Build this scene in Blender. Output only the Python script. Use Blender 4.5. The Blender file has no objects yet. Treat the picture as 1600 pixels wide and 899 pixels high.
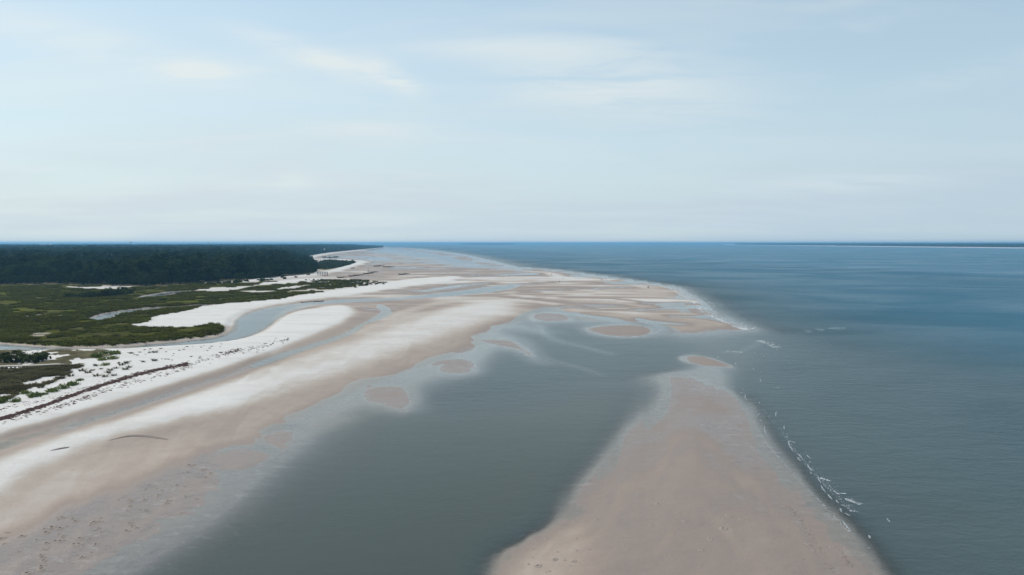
import bpy, bmesh, math, random
import numpy as np
from mathutils import Vector

random.seed(7)
RNG = np.random.default_rng(11)
R = math.radians
scene = bpy.context.scene
col = scene.collection

# ------------------------------------------------------------------ camera
CAM_H = 32.0
PITCH = math.atan(69.5 / 1067.0)
cam_d = bpy.data.cameras.new('camera')
cam_d.sensor_width = 36.0
cam_d.lens = 24.0
cam_d.clip_start = 0.5
cam_d.clip_end = 200000.0
cam = bpy.data.objects.new('camera', cam_d)
cam.location = (0, 0, CAM_H)
cam.rotation_euler = (math.pi / 2 - PITCH, 0, 0)
col.objects.link(cam)
scene.camera = cam

# ------------------------------------------------------------------ sky, sun, exposure
SUN_EL = R(50.0)
SUN_AZ = R(-62.0)            # from the view direction, negative = to the left
world = bpy.data.worlds.new('World')
scene.world = world
world.use_nodes = True
wn, wl = world.node_tree.nodes, world.node_tree.links
wn.clear()


def N(nodes, kind, **kw):
    n = nodes.new(kind)
    for k, v in kw.items():
        setattr(n, k, v)
    return n


sky = N(wn, 'ShaderNodeTexSky', sky_type='NISHITA', sun_disc=False)
sky.sun_elevation = SUN_EL
sky.sun_rotation = SUN_AZ
sky.altitude = 30.0
sky.air_density = 1.0
sky.dust_density = 0.3
sky.ozone_density = 1.6
tc = N(wn, 'ShaderNodeTexCoord')
sep = N(wn, 'ShaderNodeSeparateXYZ')
wl.new(tc.outputs['Generated'], sep.inputs[0])


def wmath(op, a, b=None, clamp=False):
    n = N(wn, 'ShaderNodeMath', operation=op, use_clamp=clamp)
    for i, v in enumerate((a, b)):
        if v is None:
            continue
        if isinstance(v, (int, float)):
            n.inputs[i].default_value = v
        else:
            wl.new(v, n.inputs[i])
    return n.outputs[0]


# high thin cloud: the direction carried onto a flat layer overhead
zz = wmath('MAXIMUM', wmath('ADD', sep.outputs['Z'], 0.10), 0.02)
comb = N(wn, 'ShaderNodeCombineXYZ')
wl.new(wmath('DIVIDE', sep.outputs['X'], zz), comb.inputs[0])
wl.new(wmath('DIVIDE', sep.outputs['Y'], zz), comb.inputs[1])


def wnoise(scale, loc, sx, sy, detail, rough, dist=0.0):
    mp = N(wn, 'ShaderNodeMapping')
    mp.inputs['Location'].default_value = loc
    mp.inputs['Scale'].default_value = (sx, sy, 1)
    mp.inputs['Rotation'].default_value = (0, 0, R(-8))
    wl.new(comb.outputs[0], mp.inputs[0])
    nz = N(wn, 'ShaderNodeTexNoise')
    nz.inputs['Scale'].default_value = scale
    nz.inputs['Detail'].default_value = detail
    nz.inputs['Roughness'].default_value = rough
    nz.inputs['Distortion'].default_value = dist
    wl.new(mp.outputs[0], nz.inputs[0])
    return nz.outputs['Fac']


def wramp(fac, lo, hi):
    n = N(wn, 'ShaderNodeMapRange', interpolation_type='SMOOTHSTEP')
    n.inputs['From Min'].default_value = lo
    n.inputs['From Max'].default_value = hi
    wl.new(fac, n.inputs['Value'])
    return n.outputs[0]


# an even veil of high thin cloud: thicker along slanting lines of sight, brighter towards the sun
dot = N(wn, 'ShaderNodeVectorMath', operation='DOT_PRODUCT')
wl.new(tc.outputs['Generated'], dot.inputs[0])
dot.inputs[1].default_value = (math.sin(SUN_AZ) * math.cos(SUN_EL), math.cos(SUN_AZ) * math.cos(SUN_EL), math.sin(SUN_EL))
mu = wmath('MAXIMUM', dot.outputs['Value'], -0.4)
WSTR = 0.15
vc = N(wn, 'ShaderNodeVectorMath', operation='SCALE')
vc.inputs[0].default_value = (0.215 / WSTR, 0.17 / WSTR, 0.095 / WSTR)
wl.new(mu, vc.inputs['Scale'])
va = N(wn, 'ShaderNodeVectorMath', operation='ADD')
va.inputs[1].default_value = (0.525 / WSTR, 0.645 / WSTR, 0.735 / WSTR)
wl.new(vc.outputs[0], va.inputs[0])
slant = wmath('DIVIDE', -0.24, wmath('MAXIMUM', sep.outputs['Z'], 0.03))
cover = wmath('SUBTRACT', 1.0, wmath('POWER', 2.718, slant))
big = wramp(wnoise(0.55, (3.1, 1.7, 0), 0.8, 1.0, 3.0, 0.5), 0.30, 0.75)
wisp = wramp(wnoise(1.0, (7.3, 2.9, 0), 0.5, 1.25, 5.0, 0.55, 0.5), 0.46, 0.72)
puff = wramp(wnoise(2.4, (1.3, 5.1, 0), 0.55, 1.2, 4.0, 0.55, 0.3), 0.58, 0.78)
cover = wmath('ADD', cover, wmath('MULTIPLY', wmath('SUBTRACT', big, 0.5), 0.16), True)
veilmix = N(wn, 'ShaderNodeMixRGB')
wl.new(cover, veilmix.inputs['Fac'])
tint = N(wn, 'ShaderNodeVectorMath', operation='MULTIPLY')
wl.new(sky.outputs[0], tint.inputs[0])
tint.inputs[1].default_value = (0.98, 1.10, 0.98)
wl.new(tint.outputs[0], veilmix.inputs['Color1'])
wl.new(va.outputs[0], veilmix.inputs['Color2'])
azn = wmath('ARCTAN2', sep.outputs['X'], sep.outputs['Y'])
eln = wmath('ARCSINE', sep.outputs['Z'])
grain = wramp(wnoise(2.6, (4.3, 8.1, 0), 0.55, 1.5, 5.0, 0.6, 0.7), 0.24, 0.60)
cl = wmath('ADD', wmath('MULTIPLY', wisp, 0.30), wmath('MULTIPLY', puff, 0.22))
# single banks of cirrus: bearing, height, half width, half height (degrees), tilt, density
for a0, e0, wa, we, tilt, amt in ((9, 12.6, 10, 2.8, -.12, .95), (-24.2, 12.6, 2.4, .8, 0, .9), (-15.5, 14.4, 5.5, .9, -.22, .85), (-9.5, 13.0, 2.2, 1.0, -.5, .8), (-11.6, 9.1, 5.5, .7, 0, .6), (25.5, 4.4, 6.5, .7, 0, .85),
                                  (-17.7, 5.0, 1.5, .8, 0, .5), (-33, 14, 7, 1.3, -.05, .5), (35, 11.6, 6, .8, .1, .5), (0, 15.5, 9, .9, 0, .45), (27, 17.5, 4, .6, .1, .4), (-60, 10, 9, 1.2, 0, .7), (62, 8, 10, 1.4, 0, .7)):
    da = wmath('SUBTRACT', azn, R(a0))
    de = wmath('SUBTRACT', wmath('SUBTRACT', eln, R(e0)), wmath('MULTIPLY', da, tilt))
    q = wmath('ADD', wmath('POWER', wmath('MULTIPLY', wmath('ABSOLUTE', da), 1 / R(wa)), 2.0), wmath('POWER', wmath('MULTIPLY', wmath('ABSOLUTE', de), 1 / R(we)), 2.0))
    g_ = wmath('POWER', 2.718, wmath('MULTIPLY', q, -1.0))
    cl = wmath('ADD', cl, wmath('MULTIPLY', wmath('MULTIPLY', g_, amt), grain))
cl = wmath('MINIMUM', cl, 0.9)
vw = N(wn, 'ShaderNodeVectorMath', operation='MULTIPLY')
wl.new(va.outputs[0], vw.inputs[0])
vw.inputs[1].default_value = (1.17, 1.12, 1.07)
cloudmix = N(wn, 'ShaderNodeMixRGB')
wl.new(vw.outputs[0], cloudmix.inputs['Color2'])
wl.new(cl, cloudmix.inputs['Fac'])
wl.new(veilmix.outputs[0], cloudmix.inputs['Color1'])
bg = N(wn, 'ShaderNodeBackground')
bg.inputs['Strength'].default_value = WSTR
wl.new(cloudmix.outputs[0], bg.inputs['Color'])
wo = N(wn, 'ShaderNodeOutputWorld')
wl.new(bg.outputs[0], wo.inputs['Surface'])

sun_d = bpy.data.lights.new('sun', 'SUN')
sun_d.energy = 3.2
sun_d.angle = R(0.6)
sun_d.color = (1.0, 0.95, 0.88)
sun = bpy.data.objects.new('sun', sun_d)
to_sun = Vector((math.sin(SUN_AZ) * math.cos(SUN_EL), math.cos(SUN_AZ) * math.cos(SUN_EL), math.sin(SUN_EL)))
sun.rotation_euler = (-to_sun).to_track_quat('-Z', 'Y').to_euler()
sun.location = (0, 0, 200)
col.objects.link(sun)

scene.view_settings.view_transform = 'Standard'
scene.view_settings.look = 'None'
scene.view_settings.exposure = 0.0
scene.view_settings.gamma = 1.0
scene.view_settings.use_curve_mapping = False
scene.render.engine = 'CYCLES'
scene.cycles.max_bounces = 5
scene.cycles.diffuse_bounces = 2
scene.cycles.glossy_bounces = 2
scene.cycles.transparent_max_bounces = 6
scene.cycles.volume_bounces = 0
scene.cycles.use_denoising = True
scene.cycles.sample_clamp_indirect = 4.0

# ------------------------------------------------------------------ helpers
FPX = 1067.0
CP, SP = math.cos(PITCH), math.sin(PITCH)


def ground(px, py, z=0.0):
    """where the sight line of a point of the photograph meets level z"""
    a = (np.asarray(px, float) - 800.0) / FPX
    b = (np.asarray(py, float) - 449.5) / FPX
    dy = CP - b * SP
    dz = -SP - b * CP
    dz = np.minimum(dz, -0.0004)
    t = (z - CAM_H) / dz
    return a * t, dy * t


def ground_at(px, dist):
    a = (px - 800.0) / FPX
    return a * dist, dist


def smooth(x):
    x = np.clip(x, 0, 1)
    return x * x * (3 - 2 * x)


def _hash(ix, iy, seed):
    n = (ix.astype(np.int64) * 374761393 + iy.astype(np.int64) * 668265263 + seed * 974634777) & 0x7fffffff
    n = ((n ^ (n >> 13)) * 1274126177) & 0x7fffffff
    n = n ^ (n >> 16)
    return (n & 0xffff) / 65535.0


def noise(x, y, seed=0):
    ix = np.floor(x); iy = np.floor(y)
    fx = x - ix; fy = y - iy
    fx = fx * fx * fx * (fx * (fx * 6 - 15) + 10); fy = fy * fy * fy * (fy * (fy * 6 - 15) + 10)
    a = _hash(ix, iy, seed); b = _hash(ix + 1, iy, seed)
    c = _hash(ix, iy + 1, seed); d = _hash(ix + 1, iy + 1, seed)
    return (a * (1 - fx) + b * fx) * (1 - fy) + (c * (1 - fx) + d * fx) * fy


def fbm(x, y, seed=0, octv=4):
    s = 0; a = 0.5; t = 0
    for i in range(octv):
        s = s + a * noise(x, y, seed + i * 17)
        t += a
        a *= 0.5
        x = x * 2.03 + 11.3; y = y * 2.03 + 5.7
    return s / t


def catmull(pts, closed=True, sub=5):
    P = np.array(pts, float)
    n = len(P)
    out = []
    rng = range(n) if closed else range(n - 1)
    for i in rng:
        if closed:
            p0, p1, p2, p3 = P[(i - 1) % n], P[i], P[(i + 1) % n], P[(i + 2) % n]
        else:
            p0, p1, p2, p3 = P[max(i - 1, 0)], P[i], P[i + 1], P[min(i + 2, n - 1)]
        l0 = np.hypot(*(p1 - p0)) + 1e-6; l1 = np.hypot(*(p2 - p1)) + 1e-6; l2 = np.hypot(*(p3 - p2)) + 1e-6
        m1 = (p2 - p0) / (l0 + l1) * l1 * min(1.0, 3 * l0 / l1)
        m2 = (p3 - p1) / (l1 + l2) * l1 * min(1.0, 3 * l2 / l1)
        for k in range(sub):
            t = k / sub
            t2 = t * t; t3 = t2 * t
            out.append((2 * t3 - 3 * t2 + 1) * p1 + (t3 - 2 * t2 + t) * m1 + (-2 * t3 + 3 * t2) * p2 + (t3 - t2) * m2)
    if not closed:
        out.append(P[-1])
    return np.array(out)


def to_map(pts):
    """map coordinates of the ground: bearing and log of distance from the origin"""
    x, y = ground(pts[:, 0], pts[:, 1])
    return np.stack([np.arctan2(x, y), np.log(np.hypot(x, y))], 1)


def seg_dist(q, a, b):
    d = b - a
    L = float(d @ d) + 1e-14
    t = np.clip(((q[:, 0] - a[0]) * d[0] + (q[:, 1] - a[1]) * d[1]) / L, 0, 1)
    ex = q[:, 0] - a[0] - t * d[0]; ey = q[:, 1] - a[1] - t * d[1]
    return ex * ex + ey * ey, t


def inside_poly(q, poly):
    c = np.zeros(len(q), bool)
    n = len(poly)
    for i in range(n):
        x1, y1 = poly[i]; x2, y2 = poly[(i + 1) % n]
        if y1 == y2:
            continue
        m = (q[:, 1] < y1) != (q[:, 1] < y2)
        if not m.any():
            continue
        qm = q[m]
        c[m] ^= qm[:, 0] < (x2 - x1) * (qm[:, 1] - y1) / (y2 - y1) + x1
    return c


def sdf(q, pts, margin, closed=True, sub=4, wid=None):
    """signed distance (positive inside) of map points to an outline; returns index, sd"""
    sm = catmull(pts, closed, sub)
    poly = to_map(sm)
    lo = poly.min(0) - margin; hi = poly.max(0) + margin
    idx = np.nonzero((q[:, 0] > lo[0]) & (q[:, 0] < hi[0]) & (q[:, 1] > lo[1]) & (q[:, 1] < hi[1]))[0]
    if len(idx) == 0:
        return idx, np.zeros(0)
    qq = q[idx]
    d2 = np.full(len(idx), margin * margin)
    n = len(poly)
    for i in range(n if closed else n - 1):
        a, b = poly[i], poly[(i + 1) % n]
        blo = np.minimum(a, b) - margin; bhi = np.maximum(a, b) + margin
        m = np.nonzero((qq[:, 0] > blo[0]) & (qq[:, 0] < bhi[0]) & (qq[:, 1] > blo[1]) & (qq[:, 1] < bhi[1]))[0]
        if len(m):
            e, t = seg_dist(qq[m], a, b)
            d2[m] = np.minimum(d2[m], e)
    d = np.sqrt(d2)
    if closed:
        d = np.where(inside_poly(qq, poly), d, -d)
    return idx, d


def in_area(x, y, pts):
    q = np.stack([np.arctan2(x, y), np.log(np.hypot(x, y) + 1e-6)], 1)
    return inside_poly(q, to_map(catmull(pts, True, 3)))


def mat(name):
    m = bpy.data.materials.new(name)
    m.use_nodes = True
    m.node_tree.nodes.clear()
    return m, m.node_tree.nodes, m.node_tree.links


def simple(name, c, rough=0.9, vary=0.25, scale=3.0, spec=0.2, bump=0.0):
    m, n, l = mat(name)
    out = N(n, 'ShaderNodeOutputMaterial')
    p = N(n, 'ShaderNodeBsdfPrincipled')
    p.inputs['Roughness'].default_value = rough
    p.inputs['Specular IOR Level'].default_value = spec
    t = N(n, 'ShaderNodeTexCoord')
    z = N(n, 'ShaderNodeTexNoise')
    z.inputs['Scale'].default_value = scale
    z.inputs['Detail'].default_value = 4
    l.new(t.outputs['Object'], z.inputs[0])
    mx = N(n, 'ShaderNodeMixRGB')
    mx.inputs[1].default_value = (*[v * (1 - vary) for v in c], 1)
    mx.inputs[2].default_value = (*[min(v * (1 + vary), 1) for v in c], 1)
    l.new(z.outputs['Fac'], mx.inputs[0])
    l.new(mx.outputs[0], p.inputs['Base Color'])
    if bump:
        b = N(n, 'ShaderNodeBump')
        b.inputs['Strength'].default_value = bump
        b.inputs['Distance'].default_value = 0.1
        l.new(z.outputs['Fac'], b.inputs['Height'])
        l.new(b.outputs[0], p.inputs['Normal'])
    l.new(p.outputs[0], out.inputs[0])
    return m


def mesh_obj(name, verts, faces, material, parent=None, smooth_=False):
    me = bpy.data.meshes.new(name)
    me.from_pydata([tuple(v) for v in verts], [], [tuple(f) for f in faces])
    me.update()
    if smooth_:
        me.polygons.foreach_set('use_smooth', [True] * len(me.polygons))
    if material:
        me.materials.append(material)
    o = bpy.data.objects.new(name, me)
    col.objects.link(o)
    if parent:
        o.parent = parent
    return o


def bm_obj(name, bm, material, parent=None, smooth_=False):
    me = bpy.data.meshes.new(name)
    bm.to_mesh(me); bm.free()
    if smooth_:
        me.polygons.foreach_set('use_smooth', [True] * len(me.polygons))
    me.materials.append(material)
    o = bpy.data.objects.new(name, me)
    col.objects.link(o)
    if parent:
        o.parent = parent
    return o


def tag(o, label=None, cat=None, group=None, kind=None):
    if label: o['label'] = label
    if cat: o['category'] = cat
    if group: o['group'] = group
    if kind: o['kind'] = kind
    return o


def empty(name, loc=(0, 0, 0), rz=0.0):
    o = bpy.data.objects.new(name, None)
    o.location = loc
    o.rotation_euler = (0, 0, rz)
    o.empty_display_size = 0.5
    col.objects.link(o)
    return o


def copy_tree(o, parent=None):
    c = o.copy()
    col.objects.link(c)
    if parent:
        c.parent = parent
    for ch in list(o.children):
        copy_tree(ch, c)
    return c


def bx(bm, x0, x1, y0, y1, z0, z1):
    v = [bm.verts.new(p) for p in ((x0, y0, z0), (x1, y0, z0), (x1, y1, z0), (x0, y1, z0), (x0, y0, z1), (x1, y0, z1), (x1, y1, z1), (x0, y1, z1))]
    for f in ((0, 3, 2, 1), (4, 5, 6, 7), (0, 1, 5, 4), (1, 2, 6, 5), (2, 3, 7, 6), (3, 0, 4, 7)):
        bm.faces.new([v[i] for i in f])


def tube(bm, pts, rads, seg=6):
    rings = []
    pts = [Vector(p) for p in pts]
    for i, p in enumerate(pts):
        d = (pts[min(i + 1, len(pts) - 1)] - pts[max(i - 1, 0)]).normalized()
        u = d.cross(Vector((0.31, 0.17, 0.93)))
        if u.length < 1e-3:
            u = d.cross(Vector((1, 0, 0)))
        u.normalize()
        w = d.cross(u)
        rings.append([bm.verts.new(p + (u * math.cos(2 * math.pi * k / seg) + w * math.sin(2 * math.pi * k / seg)) * rads[i]) for k in range(seg)])
    for a, b in zip(rings, rings[1:]):
        for k in range(seg):
            bm.faces.new((a[k], a[(k + 1) % seg], b[(k + 1) % seg], b[k]))
    bm.faces.new(rings[0][::-1])
    bm.faces.new(rings[-1])


# ------------------------------------------------------------------ the ground sheet: grid
HALF = R(44)
az_in = np.arange(-HALF, HALF + 1e-9, 0.0015)
az_out = np.arange(HALF + R(3), 2 * math.pi - HALF - R(2.9), R(3))
AZ = np.concatenate([az_in, az_out])
rows = [3.0, 8.0, 14.0, 20.0]
r = 24.0
while r < 60000:
    rows.append(r)
    r += min(max(r * r / (CAM_H * 683.0) * 1.0, 0.12), 0.024 * r)
rows.append(61000.0)
RR = np.array(rows)
na, nr = len(AZ), len(RR)
A2, R2 = np.meshgrid(AZ, RR)
GX = (np.sin(A2) * R2).ravel(); GY = (np.cos(A2) * R2).ravel()
az_w = np.where(A2 > math.pi, A2 - 2 * math.pi, A2).ravel()
Q = np.stack([az_w, np.log(R2.ravel())], 1)
NV = len(GX)
H = np.full(NV, -4.0)
WET = np.full(NV, 1.0)      # 0 dry sand .. 1 soaked
MARSH = np.zeros(NV)        # marsh turf
SCRUB = np.zeros(NV)        # dune scrub / forest floor
TAN = np.zeros(NV)          # warm iron-stained sand
SLICK = np.zeros(NV)        # smooth water
ZONE = np.zeros(NV)         # 0 open sea, 1 silty lagoon / creek water
CURR = np.zeros(NV)         # water beyond the current line

WARP = (fbm(GX / (0.035 * np.exp(Q[:, 1])) , GY / (0.12 * np.exp(Q[:, 1])), 3, 3) - 0.5)


def edge(pts, target, s_in, s_out, wob=0.0, sub=4):
    """raise or sink an area to `target`; its outline lies on the waterline"""
    idx, d = sdf(Q, pts, max(s_out, s_in) * 1.05 + abs(wob), True, sub)
    if len(idx) == 0:
        return
    d = d + wob * WARP[idx]
    h = H[idx]
    outv = h * smooth(-d / s_out)
    inv = target * smooth(d / s_in)
    H[idx] = np.where(d > 0, inv, outv)


def blend(arr, pts, val, s, wob=0.0, amount=1.0, closed=True, width=0.0, sub=4, taper=False):
    idx, d = sdf(Q, pts, s + width + abs(wob), closed, sub)
    if len(idx) == 0:
        return
    if not closed:
        d = width - d
    d = d + wob * WARP[idx]
    t = smooth((d + s) / (2 * s)) * amount
    arr[idx] = arr[idx] * (1 - t) + val * t


# --- lagoon bed and shoals
LAGOON = [(150, 960), (240, 860), (330, 780), (430, 705), (480, 655), (600, 600), (720, 552), (752, 520), (800, 497), (860, 488),
          (940, 495), (1030, 512), (1120, 520), (1160, 520), (1150, 560), (1120, 600), (1080, 590), (1040, 600), (1000, 660), (930, 740),
          (880, 810), (800, 850), (770, 900), (760, 1000), (700, 1300), (300, 1300)]
blend(ZONE, [(700, 420), (900, 424), (1040, 440), (1150, 470), (1300, 500), (1600, 560), (2400, 700), (2400, 1500), (800, 1500), (600, 600)], 0.62, 0.30)
blend(ZONE, [(1040, 450), (1150, 490), (1250, 540), (1420, 640), (1600, 740), (2000, 900), (1600, 1500), (1000, 1200), (1000, 600)], 0.80, 0.22)
blend(H, LAGOON, -1.5, 0.05)
blend(ZONE, LAGOON, 1.0, 0.08)
blend(H, [(1035, 580), (1100, 580), (1180, 620), (1230, 680), (1290, 750), (1350, 800), (1430, 880), (1500, 960), (1600, 1150), (1300, 1300), (800, 1100)], -0.40, 0.10)
blend(ZONE, [(1035, 580), (1100, 580), (1180, 620), (1230, 680), (1290, 750), (1350, 800), (1430, 880), (1500, 960), (1600, 1150), (1300, 1300), (800, 1100)], 0.85, 0.12)
blend(H, [(1060, 540), (1110, 520), (1190, 530), (1230, 545), (1210, 580), (1150, 600), (1080, 575)], -0.6, 0.05)
# open sea shelving towards the flats
blend(H, [(560, 384), (760, 398), (900, 420), (1010, 436), (1100, 465), (1200, 515), (1170, 540), (1000, 500), (700, 420), (500, 392)], -1.6, 0.05)
# current line far out
blend(CURR, [(700, 380.4), (900, 396), (1080, 407), (1180, 413), (1300, 418), (1420, 424), (1600, 433), (2300, 470), (3000, 430), (3000, 380.4)], 1.0, 0.012)

# --- tidal flat
FLAT = [(598, 387.2), (625, 388), (650, 391), (690, 396), (715, 401), (742, 407), (768, 413), (790, 418), (820, 420), (860, 424), (900, 429),
        (955, 437), (1000, 442), (1040, 449), (1062, 461), (1082, 473), (1092, 485), (1122, 500), (1156, 514), (1120, 515), (1098, 519),
        (1060, 520), (1038, 517), (1020, 510), (985, 505), (972, 503), (955, 498), (925, 500), (890, 494), (860, 486), (835, 491), (805, 498),
        (785, 505), (768, 510), (752, 521), (745, 535), (715, 549), (655, 572), (600, 592), (540, 615), (470, 645), (425, 672), (395, 705),
        (355, 740), (290, 800), (215, 850), (110, 915), (-60, 1020), (-900, 1500), (-2400, 1300), (-2400, 500), (-2400, 386), (-300, 386)]
edge(FLAT, 0.30, 0.10, 0.16, 0.010)
# broad wet apron of the near beach: a very gentle slope
idx, d = sdf(Q, FLAT, 0.3, True)
NEAR_APRON = smooth((520 - np.exp(Q[idx, 1])) / 200) * (Q[idx, 0] < 0.03)
near = smooth((330 - np.exp(Q[idx, 1])) / 90) * smooth((-0.0 - Q[idx, 0]) / 0.06)
prof = np.where(d > 0, np.minimum(0.45, d * 1.5), np.where(d > -0.055, d * 1.1, -0.0605 + (d + 0.055) * 9.0))
prof = np.maximum(prof, -1.5)
H[idx] = H[idx] * (1 - near) + prof * near
SLICK[idx] = np.maximum(SLICK[idx], near * smooth(1.25 - np.abs(d + 0.03) / 0.09))
blend(WET, FLAT, 0.56, 0.035)
blend(ZONE, [(560, 610), (700, 560), (760, 520), (900, 490), (1160, 520), (1120, 590), (1040, 600), (800, 640), (640, 640)], 0.84, 0.12)
# runnels and ridges on the outer flat
rr = np.exp(Q[:, 1])
fi = np.nonzero((Q[:, 0] > -0.45) & (Q[:, 0] < 0.36) & (rr > 240) & (rr < 5200) & (H > -0.1))[0]
shoal = fbm(GX[fi] / 95.0 + 0.25 * GY[fi] / 95.0, GY[fi] / 26.0 - 0.16 * GX[fi] / 26.0, 21, 4) - 0.5
farness = smooth((rr[fi] - 620) / 500)
mid = smooth((rr[fi] - 250) / 120)
H[fi] += mid * np.where(H[fi] > 0.02, 1, 0) * (shoal * 0.55 - 0.085 - 0.20 * farness * smooth((0.02 - Q[fi, 0]) / 0.10))
streak = fbm(GX[fi] / 80.0, GY[fi] / 8.5 + GX[fi] / 95.0, 29, 4) - 0.5
H[fi] += mid * streak * 0.22 * (H[fi] > -0.02)
WET[fi] -= mid * streak * 1.1
WET[fi] = np.clip(WET[fi] - mid * shoal * 1.1 - 0.05 * mid + 0.2 * farness, 0.15, 1)
SLICK[fi] = np.maximum(SLICK[fi], mid * 0.9)

# --- mainland: marsh and forest ground
LAND = [(-2400, 640), (-400, 545), (-100, 533), (0, 537), (60, 541), (130, 543.5), (190, 541.5), (240, 536), (290, 531), (330, 526.5), (350, 521),
        (362, 513), (366, 500), (400, 482), (450, 473), (520, 463), (560, 456), (607, 447), (612, 443), (590, 440), (560, 437), (535, 433), (505, 432), (512, 425),
        (525, 421), (550, 414), (566, 410), (570, 408.5), (540, 406.5), (500, 405), (484, 404), (490, 400), (510, 396.5), (530, 394), (560, 391),
        (598, 387.2), (598, 385.6), (560, 384.6), (400, 383), (100, 382), (-2400, 381.2), (-6000, 384)]
edge(LAND, 0.65, 0.012, 0.010, 0.003)
MARSHA = [(-2400, 640), (-400, 543), (-100, 531), (0, 536), (60, 540), (130, 542), (190, 540), (240, 535), (290, 530), (330, 525), (348, 519), (345, 511), (330, 508),
          (300, 513), (265, 514), (215, 512), (205, 509), (232, 505), (240, 497), (290, 489), (318, 480), (400, 472.5), (440, 468.5), (500, 459), (560, 450.5), (603, 446.5), (610, 443),
          (580, 440), (555, 437.5), (520, 438), (480, 437), (455, 441), (420, 441), (370, 444), (300, 444), (200, 445), (90, 444), (0, 444), (-2400, 455)]
blend(MARSH, MARSHA, 1.0, 0.004, 0.004)
blend(WET, LAND, 0.35, 0.006)
FORESTA = [(-2400, 470), (-200, 450), (0, 447), (100, 446), (200, 449), (250, 449), (300, 445), (350, 441), (400, 438), (440, 434), (478, 430), (493, 427),
           (495, 420), (490, 412), (480, 404), (490, 399.5), (510, 396), (530, 393.5), (560, 390.5), (598, 387), (598, 385.4), (560, 384.3), (400, 382.6), (-2400, 381)]
blend(SCRUB, FORESTA, 1.0, 0.01)
blend(MARSH, FORESTA, 0.0, 0.01)
blend(H, FORESTA, 1.1, 0.02)

# --- white upper beach and spits
S1 = [(207, 510), (234, 505), (242, 496), (290, 488.5), (320, 479.5), (400, 472), (440, 468), (500, 458), (560, 450), (600, 443.5), (640, 437), (700, 433),
      (722, 434), (706, 439.5), (640, 449), (600, 455), (540, 463), (480, 470.5), (430, 477.5), (400, 483), (371, 494), (362, 502), (359, 509), (346, 509), (330, 507),
      (300, 513), (260, 514), (230, 513)]
blend(H, S1, 0.75, 0.010)
blend(WET, S1, 0.0, 0.010, 0.004)
blend(MARSH, S1, 0.0, 0.005, 0.006)
S2 = [(-900, 570), (-100, 551), (0, 549), (70, 549), (180, 547.5), (260, 543.5), (330, 538.5), (380, 530.5), (411, 519.5), (427, 508), (440, 497), (460, 489), (500, 482),
      (530, 479), (547, 481), (553, 487), (547, 496), (527, 508), (500, 520), (470, 533), (430, 549), (380, 566), (300, 592), (200, 624), (100, 654), (0, 682), (-150, 726), (-900, 950)]
blend(H, S2, 0.8, 0.022)
blend(WET, S2, 0.0, 0.014, 0.008)
S3 = [(-300, 850), (-100, 765), (0, 727), (100, 690), (200, 656), (300, 622), (400, 589), (500, 557), (560, 537), (620, 512), (660, 497), (700, 484), (740, 475), (790, 472),
      (814, 477), (803, 486), (770, 497), (735, 508), (690, 524), (620, 550), (550, 577), (480, 601), (400, 628), (330, 648), (250, 668), (150, 692), (60, 730), (0, 770), (-100, 835), (-300, 960)]
blend(H, S3, 0.75, 0.05)
blend(WET, S3, 0.04, 0.036, 0.02)
blend(WET, [(440, 566), (560, 527), (640, 497), (700, 480), (780, 466), (840, 474), (800, 492), (740, 512), (640, 548), (520, 590), (420, 620)], 0.30, 0.06, 0.03, 0.6)
# pinkish firm sand below the berm on the near left
blend(TAN, [(-200, 860), (0, 790), (120, 740), (240, 690), (300, 690), (330, 705), (250, 745), (150, 800), (60, 850), (-100, 960)], 1.0, 0.05, 0.05)
blend(WET, [(-300, 960), (0, 790), (120, 735), (240, 688), (310, 688), (340, 705), (250, 745), (150, 790), (60, 830), (-100, 940)], 0.38, 0.04, 0.05)
blend(WET, [(-300, 1000), (0, 850), (100, 800), (200, 755), (300, 715), (360, 700), (430, 690), (430, 740), (330, 800), (200, 900), (0, 1000)], 0.92, 0.035, 0.06)

# ridges of paler sand and runnels across the outer flats  (px line, half width, value)
for pts, w, v in [
    ([(720, 461), (780, 458.5), (820, 456.5), (880, 459.5), (935, 463)], 0.010, 0.25),
    ([(690, 467.5), (740, 466.5), (800, 468.5), (860, 475), (900, 480), (950, 487), (1000, 491)], 0.014, 0.25),
    ([(800, 461), (850, 466), (900, 468.5), (918, 469)], 0.007, 0.20),
    ([(870, 453), (920, 455), (962, 459)], 0.010, 0.25),
    ([(828, 425), (858, 427.5), (882, 436)], 0.012, 0.15),
    ([(730, 436.5), (800, 436), (880, 437)], 0.010, 0.3),
    ([(600, 500), (660, 480), (720, 470), (770, 467)], 0.016, 0.35),
    ([(560, 520), (600, 508), (660, 492)], 0.018, 0.35),
    ([(960, 455), (1010, 452), (1020, 460)], 0.020, 0.40),
    ([(900, 470), (960, 474), (1010, 480)], 0.012, 0.40),
    ([(1060, 497), (1100, 502), (1130, 508)], 0.008, 0.45),
]:
    blend(WET, pts, v, w * 0.9, 0.0, 0.9, False, w)
    blend(H, pts, 0.28, w, 0.0, 0.9, False, w)
for pts, w in [([(700, 458), (800, 455), (840, 458)], 0.006), ([(640, 460), (700, 452), (760, 445)], 0.012), ([(880, 465), (960, 468), (1020, 475)], 0.007),
               ([(840, 449), (900, 449), (1000, 452)], 0.008), ([(780, 464), (850, 470), (900, 475)], 0.008)]:
    blend(WET, pts, 0.85, w, 0.0, 0.9, False, w)

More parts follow.
